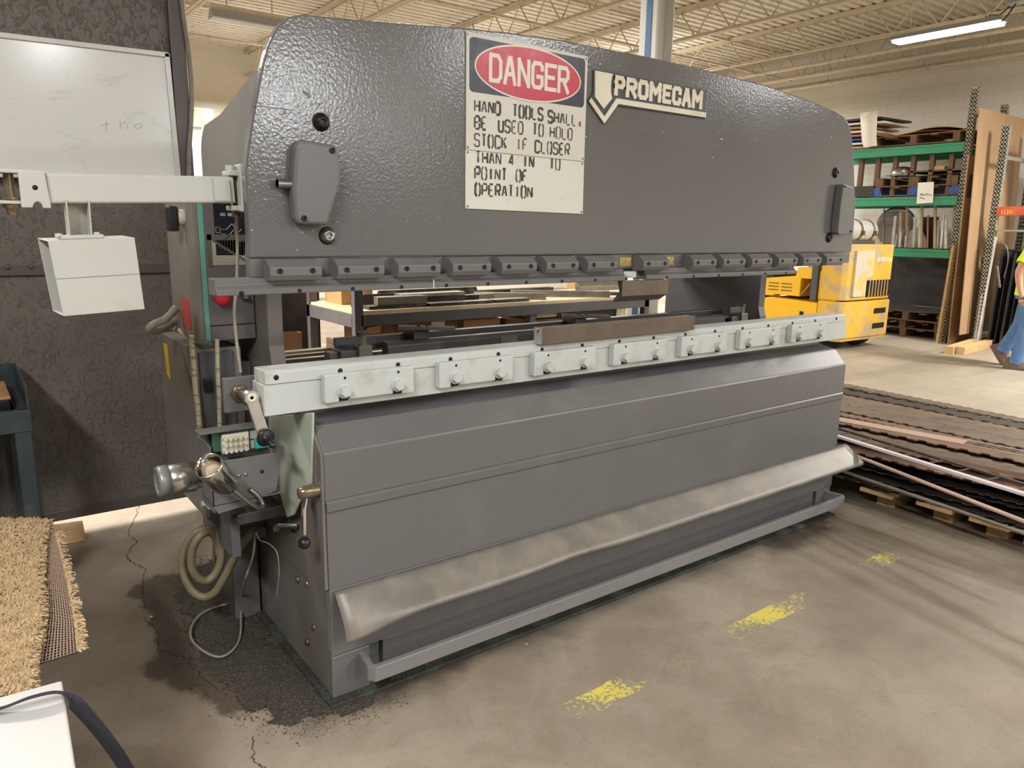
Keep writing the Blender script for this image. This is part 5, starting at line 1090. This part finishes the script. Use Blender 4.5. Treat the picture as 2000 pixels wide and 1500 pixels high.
mb = MB().tube(spline([(XR - .02, 2.2, 1.42), (XR - .02, 2.13, 1.33), (XR - .02, 2.10, 1.15), (XR - .02, 2.12, .95)], 8), .012, 8, flat=.5); tag(mb.build('curved_strip', 'steel_bare'), 'curved steel strip hanging on the front of the second rack', 'strip')
mb = MB().tube([(XR - .02, 2.22, 1.1), (XR - .02, 2.15, .82)], .016, 8, flat=.4); tag(mb.build('short_strip', 'steel_bare'), 'short steel strip below the curved strip on the second rack', 'strip')
lean('red_bar', 1.70, 0, 1.45, 1.1, .02, 'rack_red', 'dark red bar leaning behind the person', 'bar', XR - .10, XR - .07)
# two timbers on the floor
for k, (u, v, u2, v2) in enumerate(((1852, 692, 1930, 667), (1874, 693, 1958, 670))):
    a = P(u, v, 2, 0); b = P(u2, v2, 2, 0); d = (b - a).normalized()
    mb = MB(); mb.bar(a + Vector((0, .0, .05)), b + Vector((0, 0, .05)), .10, .10); tag(mb.build('timber_block', 'timber', None, .004), ['pale square timber on the floor in front of the racks, nearer the forklift', 'pale square timber on the floor pointing at the boots of the person'][k], 'timber')

# ================================================================== heap of cut-out steel strips
for nm, c in (('strip_brown', rgb(122, 107, 92)), ('strip_grey', rgb(122, 114, 103)), ('strip_rust', rgb(134, 107, 88)), ('strip_dark', rgb(66, 58, 54))):
    worn(nm, c, .55, .25, rgb(84, 66, 52), 5, .6, .45, .65)
worn('strip_white', rgb(224, 216, 214), .5); worn('strip_pink', rgb(196, 170, 154), .5, .1, rgb(190, 130, 100), 3, .5)
random.seed(21)
def toothed(L, W, t, pitch, depth, both=True):
    """flat strip with half-moon bites along its edges"""
    n = int(L / pitch); e = []; 
    for i in range(n):
        x = -L / 2 + i * pitch
        e += [(x, 0), (x + pitch * .38, 0), (x + pitch * .5, -depth), (x + pitch * .85, -depth)]
    e.append((L / 2, 0)); top = [(W / 2 + dy, x) for x, dy in e]; bot = [((-W / 2 - dy) if both else -W / 2, x) for x, dy in e]
    mb = MB(); N = len(e)
    vs = [(x, y, 0) for x, y in top] + [(x, y, 0) for x, y in bot] + [(x, y, t) for x, y in top] + [(x, y, t) for x, y in bot]; fs = []
    for i in range(N - 1):
        fs += [(i, i + 1, N + i + 1, N + i), (2 * N + i, 3 * N + i, 3 * N + i + 1, 2 * N + i + 1), (i, 2 * N + i, 2 * N + i + 1, i + 1), (N + i, N + i + 1, 3 * N + i + 1, 3 * N + i)]
    fs += [(0, N, 3 * N, 2 * N), (N - 1, 3 * N - 1, 4 * N - 1, 2 * N - 1)]
    return mb.add(vs, fs)
protos = []
for k, (W, pitch, dep) in enumerate(((.14, .07, .018), (.17, .11, .025), (.11, .055, .014), (.20, .09, .02))):
    for mt in ('strip_brown', 'strip_grey', 'strip_rust', 'strip_dark'):
        o = toothed(3.1, W, .008, pitch, dep).build('steel_offcut_strip', mt); protos.append(o); 
GL = 'long brown steel offcut strip with notched edges in the heap on the floor'
used = set(); cnt = 0
def put(x, y, z, yaw, roll, pi):
    global cnt
    if pi not in used: o = protos[pi]; used.add(pi)
    else: o = protos[pi].copy(); COL.objects.link(o)
    o.location = (x, y, z); o.rotation_euler = (0, roll, yaw); tag(o, GL, 'steel strip', 'steel offcut strips in the heap'); cnt += 1
lay = [(3.22, 4.55, 8), (3.2, 4.6, 9), (3.25, 4.6, 9), (3.22, 4.65, 8), (3.3, 4.66, 8), (3.25, 4.68, 8), (3.3, 4.7, 9)]
z = .125
for li, (a, b, n) in enumerate(lay):
    for k in range(n):
        f = k / (n - 1); x = a + (b - a) * f + random.uniform(-.03, .03)
        put(x, .1 + random.uniform(-.12, .12), z + random.uniform(0, .012), (f - .5) * -.10 + random.uniform(-.03, .03), random.uniform(-.04, .04), random.choice([3, 7, 11, 15]) if li < 4 and f < .3 else random.choice([0, 1, 2, 4, 5, 6, 8, 9, 10, 12, 13, 14, 7]))
    z += .030
for i, o in enumerate(protos):
    if i not in used: bpy.data.objects.remove(o)
ZT = z + .012
# distinct strips on the near side of the heap
a = P(1636, 852, 2, ZT + .03); b = P(2010, 968, 2, ZT + .03)
LD = thing('ladder_strip', 'white-edged steel strip with thin cross ties along the near edge of the offcut heap', 'steel strip', (a + b) / 2)
d = (b - a).normalized(); a2 = a - d * .8; nn = Vector((-d.y, d.x, 0)); nn = nn if nn.x > 0 else -nn
mb = MB(); mb.bar(a2, b + d * .3, .03, .012); mb.build('white_edge', 'strip_white', LD)
mb = MB(); mb.bar(a2 + nn * .14, b + nn * .14 + d * .3, .02, .010); mb.build('dark_edge', 'strip_dark', LD)
mb = MB(); L = (b - a2).length
for k in range(13): p = a2 + d * (L * (k + .5) / 13); mb.bar(p, p + nn * .14, .006, .006)
mb.build('cross_ties', 'steel_bare', LD)
a = P(1640, 838, 2, ZT + .045); b = P(2010, 925, 2, ZT + .045); d = (b - a).normalized(); nn = Vector((-d.y, d.x, 0)); nn = nn if nn.x > 0 else -nn
SL = thing('slotted_strip', 'pale pink steel strip with groups of dark slots on top of the offcut heap', 'steel strip', (a + b) / 2)
mb = MB(); a3 = P(1642, 820, 2, ZT + .05); b3 = P(2010, 888, 2, ZT + .05); d = (b3 - a3).normalized(); nn = Vector((-d.y, d.x, 0)); nn = nn if nn.x > 0 else -nn
mb.bar(a3 - d * .6, b3 + d * .4, .10, .008); mb.build('strip', 'strip_pink', SL)
mb = MB()
for u in (1877, 1904, 1933, 1960, 1988):
    t = (P(u, 888, 2, ZT + .05) - a3).dot(d); 
    for s in (-1, 0, 1):
        c0 = a3 + d * t + nn * (.028 * s); mb.bar(c0 - d * .045 + Vector((0, 0, .0045)), c0 + d * .045 + Vector((0, 0, .0045)), .014, .0012)
mb.build('slots', 'hole_dark', SL)
for k, (u0, v0, u1, v1, zz, mt, lb) in enumerate(((1600, 862, 2010, 1022, .27, 'strip_pink', 'pale thin edge strip halfway down the near side of the offcut heap'), (1600, 905, 2010, 1045, .2, 'strip_grey', 'grey strip low on the near side of the offcut heap'))):
    a = P(u0, v0, 2, zz); b = P(u1, v1, 2, zz); mb = MB(); mb.bar(a, b, .03, .008); tag(mb.build('edge_strip', mt), lb, 'steel strip')
# pallet boards carrying the heap
for k, (u, v) in enumerate(((1715, 962), (1828, 990), (1935, 1022), (2010, 1040))):
    p = P(u, v, 2, .10); mb = MB(); mb.box(p.x - .03, 4.9, p.y - .09, p.y + .09, .09, .112); mb.box(p.x + .1, 4.8, p.y - .05, p.y + .05, 0, .09)
    tag(mb.build('pallet_plank', 'timber', None, .003), 'pale pallet plank sticking out under the heap, ' + ['first', 'second', 'third', 'fourth'][k] + ' from the press', 'plank', 'planks under the offcut heap')
# ================================================================== person walking at the right edge
worn('skin', rgb(206, 150, 122), .5); worn('hi_vis', rgb(206, 240, 40), .6); worn('denim', rgb(84, 120, 166), .8, 0, rgb(120, 150, 186), 9, .4); worn('boot_brown', rgb(110, 92, 76), .7); worn('hair_brown', rgb(70, 54, 42), .7)
PE = thing('person', 'person in a bright yellow T-shirt and blue jeans walking past the racks', 'person', (8.95, 1.26, 0))
def skinned(nm, chains, mt, parent, sub=2):
    """limbs grown along connected edges with a radius at every joint"""
    vs = []; es = []; rad = []; ix = {}
    for ch in chains:
        prev = None
        for p, r in ch:
            key = tuple(round(q, 4) for q in p)
            if key not in ix: ix[key] = len(vs); vs.append(Vector(p) - Vector(parent.location)); rad.append(r)
            if prev is not None: es.append((prev, ix[key]))
            prev = ix[key]
    me = bpy.data.meshes.new(nm); me.from_pydata(vs, es, []); me.update()
    o = bpy.data.objects.new(nm, me); COL.objects.link(o); o.parent = parent; me.materials.append(MATS[mt])
    sk = o.modifiers.new('skin', 'SKIN'); sk.use_smooth_shade = True
    for i, r in enumerate(rad):
        q = me.skin_vertices[0].data[i]; q.radius = r if isinstance(r, tuple) else (r, r); q.use_root = (i == 0)
    s = o.modifiers.new('sub', 'SUBSURF'); s.levels = sub; s.render_levels = sub
    return o
bx, byy = 8.95, 1.30   # walks toward -y (to the right of the picture)
pel = (bx, byy - .02, .95)
def V(dx, dy, z): return (bx + dx, byy + dy, z)
hd = V(0, -.08, 1.62)
body = skinned('body', [
    [(pel, .13), (V(0, -.02, 1.12), .13), (V(0, -.03, 1.30), .145), (V(0, -.035, 1.44), .10), (V(0, -.04, 1.50), .055), (V(0, -.055, 1.56), .06), (V(0, -.07, 1.64), (.078, .092)), (V(0, -.07, 1.72), (.07, .085)), (V(0, -.07, 1.765), .04)],
    [(V(0, -.03, 1.30), .145), (V(-.17, -.03, 1.40), .065), (V(-.225, .0, 1.28), .052), (V(-.245, .06, 1.10), .043), (V(-.235, .04, .97), .036), (V(-.225, .01, .865), .028), (V(-.222, -.005, .82), .033)],
    [(V(0, -.03, 1.30), .145), (V(.17, -.03, 1.40), .065), (V(.225, -.04, 1.26), .052), (V(.24, -.09, 1.10), .043), (V(.23, -.16, .98), .036), (V(.22, -.22, .90), .028), (V(.22, -.25, .86), .033)],
    [(pel, .13), (V(-.09, -.04, .86), .09), (V(-.10, -.05, .50), .065), (V(-.10, .0, .10), .045), (V(-.10, -.10, .05), .035)],
    [(pel, .13), (V(.09, .0, .86), .09), (V(.10, .08, .50), .065), (V(.10, .24, .20), .045), (V(.10, .22, .12), .035)],
], 'skin', PE)
for hx, hy, hz, s in ((-.222, -.005, .82, 1), (.22, -.25, .86, -1)):
    ch = []
    for k in range(4):
        y0 = hy - .03 + .019 * k; L = (.062, .072, .068, .052)[k]
        ch.append([(V(hx, y0, hz - .02), .010), (V(hx - .004 * s, y0 - .002, hz - .02 - L * .5), .009), (V(hx + .012 * s, y0 - .004, hz - .02 - L * .85), .008), (V(hx + .026 * s, y0 - .004, hz - .02 - L), .007)])
    for c in ch: skinned('finger', [c], 'skin', PE, 1)
    skinned('thumb', [[(V(hx + .01 * s, hy - .03, hz + .02), .011), (V(hx + .016 * s, hy - .052, hz - .01), .010), (V(hx + .022 * s, hy - .058, hz - .04), .008)]], 'skin', PE, 1)
mb = MB()
def ring(cx, cy, z, rx, ry, n=20): return [Vector((bx + cx + rx * math.cos(2 * PI * k / n), byy + cy + ry * math.sin(2 * PI * k / n), z)) for k in range(n)]
mb.rings([ring(0, -.02, .84, .20, .165), ring(0, -.02, .95, .19, .16), ring(0, -.02, 1.1, .185, .155), ring(0, -.03, 1.3, .20, .15), ring(0, -.03, 1.42, .17, .11), ring(0, -.04, 1.49, .075, .065)], False, False)
for s in (-1, 1):
    sh = Vector(V(.14 * s, -.03, 1.41)); el = Vector(V(.238 * s, .03 if s < 0 else -.06, 1.19)); mb.tube([sh, sh.lerp(el, .5), el], [.085, .076, .078], 16, caps=False)
mb.build('t_shirt', 'hi_vis', PE, smooth=True)
mb = MB(); mb.rings([ring(0, -.02, .97, .175, .145), ring(0, -.02, .86, .185, .155), ring(0, -.02, .80, .17, .15)], True, True)
mb.tube([V(-.095, -.03, .86), V(-.10, -.05, .68), V(-.10, -.05, .50), V(-.10, -.03, .30), V(-.10, .0, .07)], [.105, .092, .080, .070, .074], 18)
mb.tube([V(.09, 0, .86), V(.10, .05, .68), V(.10, .08, .50), V(.10, .15, .34), V(.10, .23, .17)], [.105, .092, .080, .070, .072], 18)
mb.build('jeans', 'denim', PE, smooth=True)
mb = MB(); p = Vector(V(-.10, .02, 0)); mb.rings([[Vector((p.x + x, p.y + y, z)) for x, y in sh] for z, sh in ((.0, [(-.05, .09), (.05, .09), (.055, -.08), (.04, -.19), (-.04, -.19), (-.055, -.08)]), (.03, [(-.052, .095), (.052, .095), (.058, -.08), (.042, -.195), (-.042, -.195), (-.058, -.08)]), (.07, [(-.045, .085), (.045, .085), (.05, -.07), (.03, -.15), (-.03, -.15), (-.05, -.07)]), (.13, [(-.045, .07), (.045, .07), (.042, -.04), (.03, -.06), (-.03, -.06), (-.042, -.04)]))], True, True, False)
mb.build('boot', 'boot_brown', PE, .008)
mb = MB(); mb.rings([[Vector((p.x + x, p.y + y, z)) for x, y in sh] for z, sh in ((.0, [(-.05, .09), (.05, .09), (.055, -.08), (.04, -.19), (-.04, -.19), (-.055, -.08)]), (.03, [(-.052, .095), (.052, .095), (.058, -.08), (.042, -.195), (-.042, -.195), (-.058, -.08)]), (.07, [(-.045, .085), (.045, .085), (.05, -.07), (.03, -.15), (-.03, -.15), (-.05, -.07)]), (.13, [(-.045, .07), (.045, .07), (.042, -.04), (.03, -.06), (-.03, -.06), (-.042, -.04)]))], True, True, False)
mb.xf(Matrix.Translation(-p)); mb.xf(Matrix.Translation(Vector(V(.10, .30, .135))) @ Euler((.95, 0, 0)).to_matrix().to_4x4()); 
mb.build('boot', 'boot_brown', PE, .008)
mb = MB(); mb.ball(V(0, -.055, 1.70), .095, 18, (.88, 1.05, .9)); mb.build('hair', 'hair_brown', PE)
mb = MB(); mb.ball(V(0, -.165, 1.64), .014, 8, (.8, 1.3, 1.3)); mb.ball(V(-.085, -.07, 1.645), .02, 8, (.4, .8, 1.3)); mb.ball(V(.085, -.07, 1.645), .02, 8, (.4, .8, 1.3)); mb.build('nose_and_ears', 'skin', PE)
mb = MB(); mb.ball(V(-.032, -.152, 1.665), .008, 8); mb.ball(V(.032, -.152, 1.665), .008, 8); mb.box(bx - .022, bx + .022, byy - .160, byy - .15, 1.585, 1.590); mb.build('eyes_and_mouth', 'hair_brown', PE)

# ================================================================== dark granules spread round the foot of the press
m = base_mat('granules', rgb(70, 62, 52), .8); v = coords(m, 'Object')
g = noise(m, v, 170, 3, .75); g2 = noise(m, v, 5, 4)
c = ramp(m, g, [(.36, rgb(34, 30, 26)), (.52, rgb(74, 66, 55)), (.66, rgb(122, 112, 98)), (.74, rgb(182, 174, 160))])
setc(m, mixc(m, math_(m, 'MULTIPLY', g2, .7), c, rgb(40, 35, 29))); bump(m, g, .9, .006)
outl = [(420, 1088), (372, 1110), (350, 1140), (345, 1175), (360, 1215), (372, 1255), (385, 1290), (410, 1325), (445, 1350), (470, 1380), (520, 1405), (570, 1420), (640, 1408), (720, 1385), (760, 1362), (740, 1330), (690, 1360), (656, 1380), (600, 1320), (540, 1245), (505, 1206), (470, 1150), (450, 1100)]
ow = [P(u, v_, 2, 0) for u, v_ in outl]
def inside(x, y, poly):
    r = False; n_ = len(poly)
    for i in range(n_):
        a, b = poly[i], poly[(i + 1) % n_]
        if (a.y > y) != (b.y > y) and x < (b.x - a.x) * (y - a.y) / (b.y - a.y) + a.x: r = not r
    return r
def edist(x, y, poly):
    p = Vector((x, y)); best = 9; n_ = len(poly)
    for i in range(n_):
        a = Vector(poly[i][:2]); b = Vector(poly[(i + 1) % n_][:2]); t = max(0, min(1, (p - a).dot(b - a) / max((b - a).length_squared, 1e-9))); best = min(best, (a + (b - a) * t - p).length)
    return best
from mathutils import noise as mnoise
random.seed(8)
st = .012; mb = MB(); vi = {}; vs = []; fs = []
x0, x1 = min(p.x for p in ow) - .05, max(p.x for p in ow) + .05; y0, y1 = min(p.y for p in ow) - .05, max(p.y for p in ow) + .05
NX, NY = int((x1 - x0) / st), int((y1 - y0) / st)
def hgt(x, y):
    e = edist(x, y, ow) * (1 if inside(x, y, ow) else -1) + .045 * mnoise.noise(Vector((x * 9, y * 9, 0))) + .02 * mnoise.noise(Vector((x * 31, y * 31, 3)))
    if e < 0: return None
    return .0015 + min(1, e / .12) * .014 + min(1, e / .03) * (.0035 * mnoise.noise(Vector((x * 60, y * 60, 1))) + .002 * random.random())
H_ = {}
for i in range(NX):
    for j in range(NY):
        h = hgt(x0 + i * st, y0 + j * st)
        if h is not None: H_[(i, j)] = len(vs); vs.append((x0 + i * st, y0 + j * st, max(h, .0008)))
for (i, j), a in H_.items():
    q = [(i + 1, j), (i + 1, j + 1), (i, j + 1)]
    if all(k in H_ for k in q): fs.append((a, H_[q[0]], H_[q[1]], H_[q[2]]))
# loose grains scattered over and beyond the spread
def grain(cx, cy, cz, s):
    k = len(vs); a = random.random() * 6
    for t in range(3): vs.append((cx + s * math.cos(a + 2.09 * t), cy + s * math.sin(a + 2.09 * t), cz))
    vs.append((cx, cy, cz + s * 1.1)); fs.extend([(k, k + 1, k + 3), (k + 1, k + 2, k + 3), (k + 2, k, k + 3)])
n_ = 0
while n_ < 5200:
    x = random.uniform(x0 - .05, x1 + .35); y = random.uniform(y0 - .12, y1)
    e = edist(x, y, ow) * (1 if inside(x, y, ow) else -1)
    if e < -.10 * random.random() ** 2 - .0: continue
    grain(x, y, .001 + max(0, min(1, e / .12)) * .013, random.uniform(.0012, .0034)); n_ += 1
mb.add(vs, fs); o = mb.build('oil_absorbent_granules', 'granules'); tag(o, 'dark oil-soaked granules heaped round the left foot of the press', 'granules', kind='stuff')
# granules lying on the base plate beside the frame
vs = []; fs = []
for k in range(1800):
    if random.random() < .65: x, y = random.uniform(.001, .03) , random.uniform(0.0, .72)
    else: x, y = random.uniform(.0, .45), random.uniform(.002, .032)
    grain(x, y, .0142, random.uniform(.0012, .0032))
o = MB().add(vs, fs).build('plate_granules', 'granules'); tag(o, 'loose dark granules scattered on the base plate of the press', 'granules', kind='stuff')
for k, (u, v_, s) in enumerate(((295, 1205, .007), (818, 1312, .004), (627, 1368, .003), (1028, 1258, .008))):
    p = P(u, v_, 2, 0.0); mb = MB(); mb.hexa([p + Vector(q) for q in ((-s, 0, .0), (0, -s * .6, 0), (s, 0, 0), (0, s * .6, 0))], [p + Vector(q) for q in ((-s * .7, 0, .003), (0, -s * .4, .003), (s * .7, 0, .003), (0, s * .4, .003))])
    tag(mb.build('paper_scrap', 'paper_white' if k < 3 else 'cardboard'), ['white scrap lying at the left edge of the dark granules', 'white scrap on the floor in front of the drawer pull', 'tiny white scrap in front of the press corner', 'tan chip on the floor along the front of the press'][k], 'scrap')

# ================================================================== left foreground
# steel table with a tray rim
worn('table_green_black', rgb(58, 66, 68), .38, 0, rgb(112, 104, 60), 8, .35, .62, .72)
ty = 1.35
TB = thing('steel_table', 'dark green-black welded steel table with a raised rim at the left edge', 'table', (-1.1, 1.7, 0))
lx1 = P(62, 845, 1, ty).x; lx0 = P(28, 845, 1, ty).x
zt = P(40, 803, 1, ty).z; zb = P(40, 845, 1, ty).z
mb = MB(); mb.box(lx0, lx1, ty, ty + .05, 0, zb); mb.build('leg', 'table_green_black', TB, .003)
mb = MB(); mb.box(lx0, lx1, ty + .50, ty + .55, 0, zb); mb.build('leg', 'table_green_black', TB, .003)
mb = MB(); mb.box(-1.75, -1.69, ty, ty + .05, 0, zb); mb.build('leg', 'table_green_black', TB, .003)
mb = MB(); mb.box(-1.75, lx1 + .005, ty - .005, ty + .04, zb, zt); mb.box(lx1 - .035, lx1 + .005, ty, ty + .56, zb, zt); mb.box(-1.75, lx1, ty, ty + .56, zb + .005, zb + .015); mb.build('top_frame', 'table_green_black', TB, .003)
mb = MB(); mb.box(lx1 - .006, lx1 + .002, ty, ty + .56, zt, zt + .10); mb.box(-1.75, lx1, ty + .55, ty + .56, zt, zt + .10); mb.box(-1.75, lx1, ty - .004, ty + .004, zt, zt + .004); mb.build('tray_rim', 'table_green_black', TB, .001)
mb = MB(); mb.box(-1.75, lx0, ty, ty + .04, .13, .20); mb.box(-1.75, lx1, ty + .02, ty + .54, .12, .13); mb.build('lower_shelf', 'table_green_black', TB, .003)
p = P(18, 772, 1, ty + .10); q = P(10, 730, 1, ty + .45)
mb = MB(); mb.box(-1.4, p.x, ty + .08, ty + .42, zb + .016, p.z - .012); o = mb.build('toolbox', 'black_plastic', None, .006); tag(o, 'dark box with a tan lid sitting in the steel table tray', 'box')
mb = MB(); mb.box(-1.4, p.x + .003, ty + .075, ty + .43, p.z - .012, p.z); c_ = mb.build('lid', 'cardboard', None, .003); c_.parent = o; MATS['cardboard']
mb = MB(); mb.box(p.x + .012, p.x + .03, ty + .1, ty + .4, zb + .016, p.z - .06); tag(mb.build('dark_divider', 'table_green_black'), 'dark upright plate beside the tan-lidded box in the tray', 'plate')
# wood block on the floor
a = P(125, 1064, 2, 0); b = P(167, 1057, 2, 0); h = .06; dpt = Vector((.03, .36, 0)).normalized() * .6
mb = MB(); mb.hexa([a, b, b + Vector((.01, .13, 0)), a + Vector((-.10, .15, 0))], [a + Vector((0, 0, h)), b + Vector((0, 0, h)), b + Vector((.01, .13, h)), a + Vector((-.10, .15, h))]); tag(mb.build('wood_block', 'timber', None, .004), 'square wooden block lying on the floor behind the shaggy mat', 'wood block')
# shaggy coir mat with a bare woven edge, on a crate
worn('coir_yarn', rgb(182, 156, 118), .9, 0, rgb(150, 126, 96), 30, .7, .45, .65); worn('mat_weave', rgb(146, 124, 104), .9); worn('mat_weave_dark', rgb(58, 50, 46), .9)
zm = .60
def Mm(u, v_, z=zm): return P(u, v_, 2, z)
mb = MB(); mb.box(-1.5, -.86, -.30, .42, 0, zm - .05); tag(mb.build('low_crate', 'timber_dark', None, .004), 'dark wooden crate hidden under the shaggy mat', 'crate')
MT = thing('shaggy_mat', 'shaggy tan coir mat with a bare woven fringe edge at the left', 'mat', (-.9, .1, zm))
edge = [Mm(92, 1018), Mm(78, 1060), Mm(70, 1120), Mm(76, 1180), Mm(66, 1240), Mm(52, 1290), Mm(54, 1345)]
far = [Mm(-260, 1012), Mm(-300, 1060), Mm(-320, 1120), Mm(-330, 1180), Mm(-330, 1240), Mm(-330, 1290), Mm(-330, 1345)]
mb = MB(); mb.add([p + Vector((0, 0, -.03)) for p in edge] + [p + Vector((0, 0, -.03)) for p in far] + [p for p in edge] + [p for p in far],
    sum([[(i, i + 1, 7 + i + 1, 7 + i), (14 + i, 21 + i, 21 + i + 1, 14 + i + 1), (i, 14 + i, 14 + i + 1, i + 1)] for i in range(6)], []) + [(0, 7, 21, 14), (6, 20, 27, 13)][:1] + [(6, 20, 27, 13)])
mb.build('pile_base', 'coir_yarn', MT)
# tufts: short twisted yarn loops
random.seed(31)
vs = []; fs = []
def tuft(p, h, lean_):
    k = len(vs); r = random.uniform(.0018, .0034); a = random.random() * 6.28; q = p
    pts_ = [p, p + Vector((lean_[0] * .5, lean_[1] * .5, h * .7)), p + Vector((lean_[0], lean_[1], h)), p + Vector((lean_[0] * 1.5, lean_[1] * 1.5, h * .7))]
    for i, c in enumerate(pts_):
        for t in range(4): vs.append(c + Vector((math.cos(a + 1.57 * t) * r, math.sin(a + 1.57 * t) * r, r * .5 * (t % 2))))
    for i in range(3):
        for t in range(4): fs.append((k + 4 * i + t, k + 4 * i + (t + 1) % 4, k + 4 * i + 4 + (t + 1) % 4, k + 4 * i + 4 + t))
    fs.append((k + 12, k + 13, k + 14, k + 15))
for k in range(11000):
    t = random.random() * 5.999; i = int(t); f = t - i; s = random.random() ** 1.3 * .36
    e = edge[i].lerp(edge[i + 1], f); g_ = far[i].lerp(far[i + 1], f); p = e.lerp(g_, s) + Vector((0, 0, -.004)); L = random.uniform(.005, .013)
    tuft(p, random.uniform(.006, .016), (random.uniform(-L, L), random.uniform(-L, L)))
for k in range(900):
    t = random.random() * 5.999; i = int(t); p = edge[i].lerp(edge[i + 1], t - i); tuft(p + Vector((0, 0, -random.random() * .03)), .006, (random.uniform(.002, .014), random.uniform(-.008, .008)))
for k in range(900):
    p = edge[6].lerp(far[6], random.random() * .3); tuft(p + Vector((0, 0, -random.random() * .035)), .006, (random.uniform(-.008, .008), random.uniform(-.014, -.002)))
o = MB().add(vs, fs).build('tufts', 'coir_yarn', MT); o['kind'] = 'stuff'
# woven bare strip: crossing threads (open mesh)
w0 = [Mm(86, 1040, zm - .012), Mm(80, 1120, zm - .014), Mm(74, 1200, zm - .016), Mm(52, 1302, zm - .02)]
w1 = [Mm(108, 1042, zm - .012), Mm(130, 1130, zm - .02), Mm(146, 1215, zm - .03), Mm(152, 1272, zm - .035)]
def ws(s, t):
    f = t * 2.999; i = int(f); return w0[i].lerp(w0[i + 1], f - i).lerp(w1[i].lerp(w1[i + 1], f - i), s)
mb = MB()
for k in range(15):
    s = k / 14; mb.tube([ws(s, j / 24) + Vector((0, 0, .0012 * (-1) ** (j + k))) for j in range(25)], .0017, 5)
for j in range(46):
    t = j / 45; mb.tube([ws(q / 12, t) for q in range(13)], .0011, 5)
o = mb.build('woven_edge', 'mat_weave', MT); o['kind'] = 'stuff'
mb = MB()
for j in range(12): pass
mb.add([ws(0, j / 12) + Vector((0, 0, -.004)) for j in range(13)] + [ws(1, j / 12) + Vector((0, 0, -.004)) for j in range(13)], [(j, j + 1, 14 + j, 13 + j) for j in range(12)]); mb.build('woven_backing', 'mat_weave_dark', MT)
vs = []; fs = []
for k in range(420):
    p = ws(1.0, random.random()); tuft(p, random.uniform(-.002, .008), (random.uniform(0, .014), random.uniform(-.012, .012)))
for k in range(40):
    p = ws(random.uniform(0, .08), random.random()); 
    for q in range(8): tuft(p + Vector((random.uniform(-.004, .004), random.uniform(-.006, .006), .002)), .012, (random.uniform(-.006, .006), random.uniform(-.006, .006)))
o = MB().add(vs, fs).build('fringe', 'coir_yarn', MT); o['kind'] = 'stuff'
# white lidded box with a black strap
worn('box_white', rgb(188, 185, 181), .45, 0, rgb(196, 190, 182), 6, .4); m = worn('webbing', rgb(44, 44, 52), .7)
n, l = nt(m); wv = n.new('ShaderNodeTexWave'); wv.inputs['Scale'].default_value = 160; l.new(coords(m), wv.inputs[0]); bump(m, wv.outputs['Fac'], .5, .002)
zx = .62; a = P(121, 1328, 2, zx); b = P(148, 1500, 2, zx); c2 = P(0, 1352, 2, zx)
BX = MB(); ax_ = (b - a).normalized(); e2 = a + ax_ * .9; lft = Vector((-1, .06, 0))
BX.hexa([a + Vector((0, 0, -zx)), e2 + Vector((0, 0, -zx)), e2 + lft * .6 + Vector((0, 0, -zx)), a + lft * .6 + Vector((0, 0, -zx))], [a, e2, e2 + lft * .6, a + lft * .6])
tag(BX.build('white_box', 'box_white', None, .004), 'plain white box at the lower left corner with a black strap over it', 'box')
sp = [P(-60, 1395, 2, zx + .004), P(0, 1384, 2, zx + .012), P(60, 1362, 2, zx + .022), P(110, 1352, 2, zx + .02), P(135, 1362, 2, zx + .004), P(170, 1398, 2, zx - .05), P(205, 1440, 2, zx - .11), P(240, 1490, 2, zx - .18), P(280, 1560, 2, zx - .28)]
ctr = spline(sp, 8); rs = []; N = len(ctr)
for i, p in enumerate(ctr):
    t = (ctr[min(i + 1, N - 1)] - ctr[max(i - 1, 0)]).normalized(); f = i / (N - 1); f2 = max(0, min(1, (f - .42) / .2))
    nrm = Vector((0, .35, .94)).lerp(Vector((-.35, -.80, .55)), f2).normalized(); wdir = t.cross(nrm).normalized(); nrm = wdir.cross(t).normalized(); hw = .0125
    rs.append([p + wdir * hw + nrm * .001, p - wdir * hw + nrm * .001, p - wdir * hw - nrm * .001, p + wdir * hw - nrm * .001])
mb = MB().rings(rs, True, True, False); ST = mb.build('strap', 'webbing'); tag(ST, 'black webbing strap twisting over the corner of the white box', 'strap')
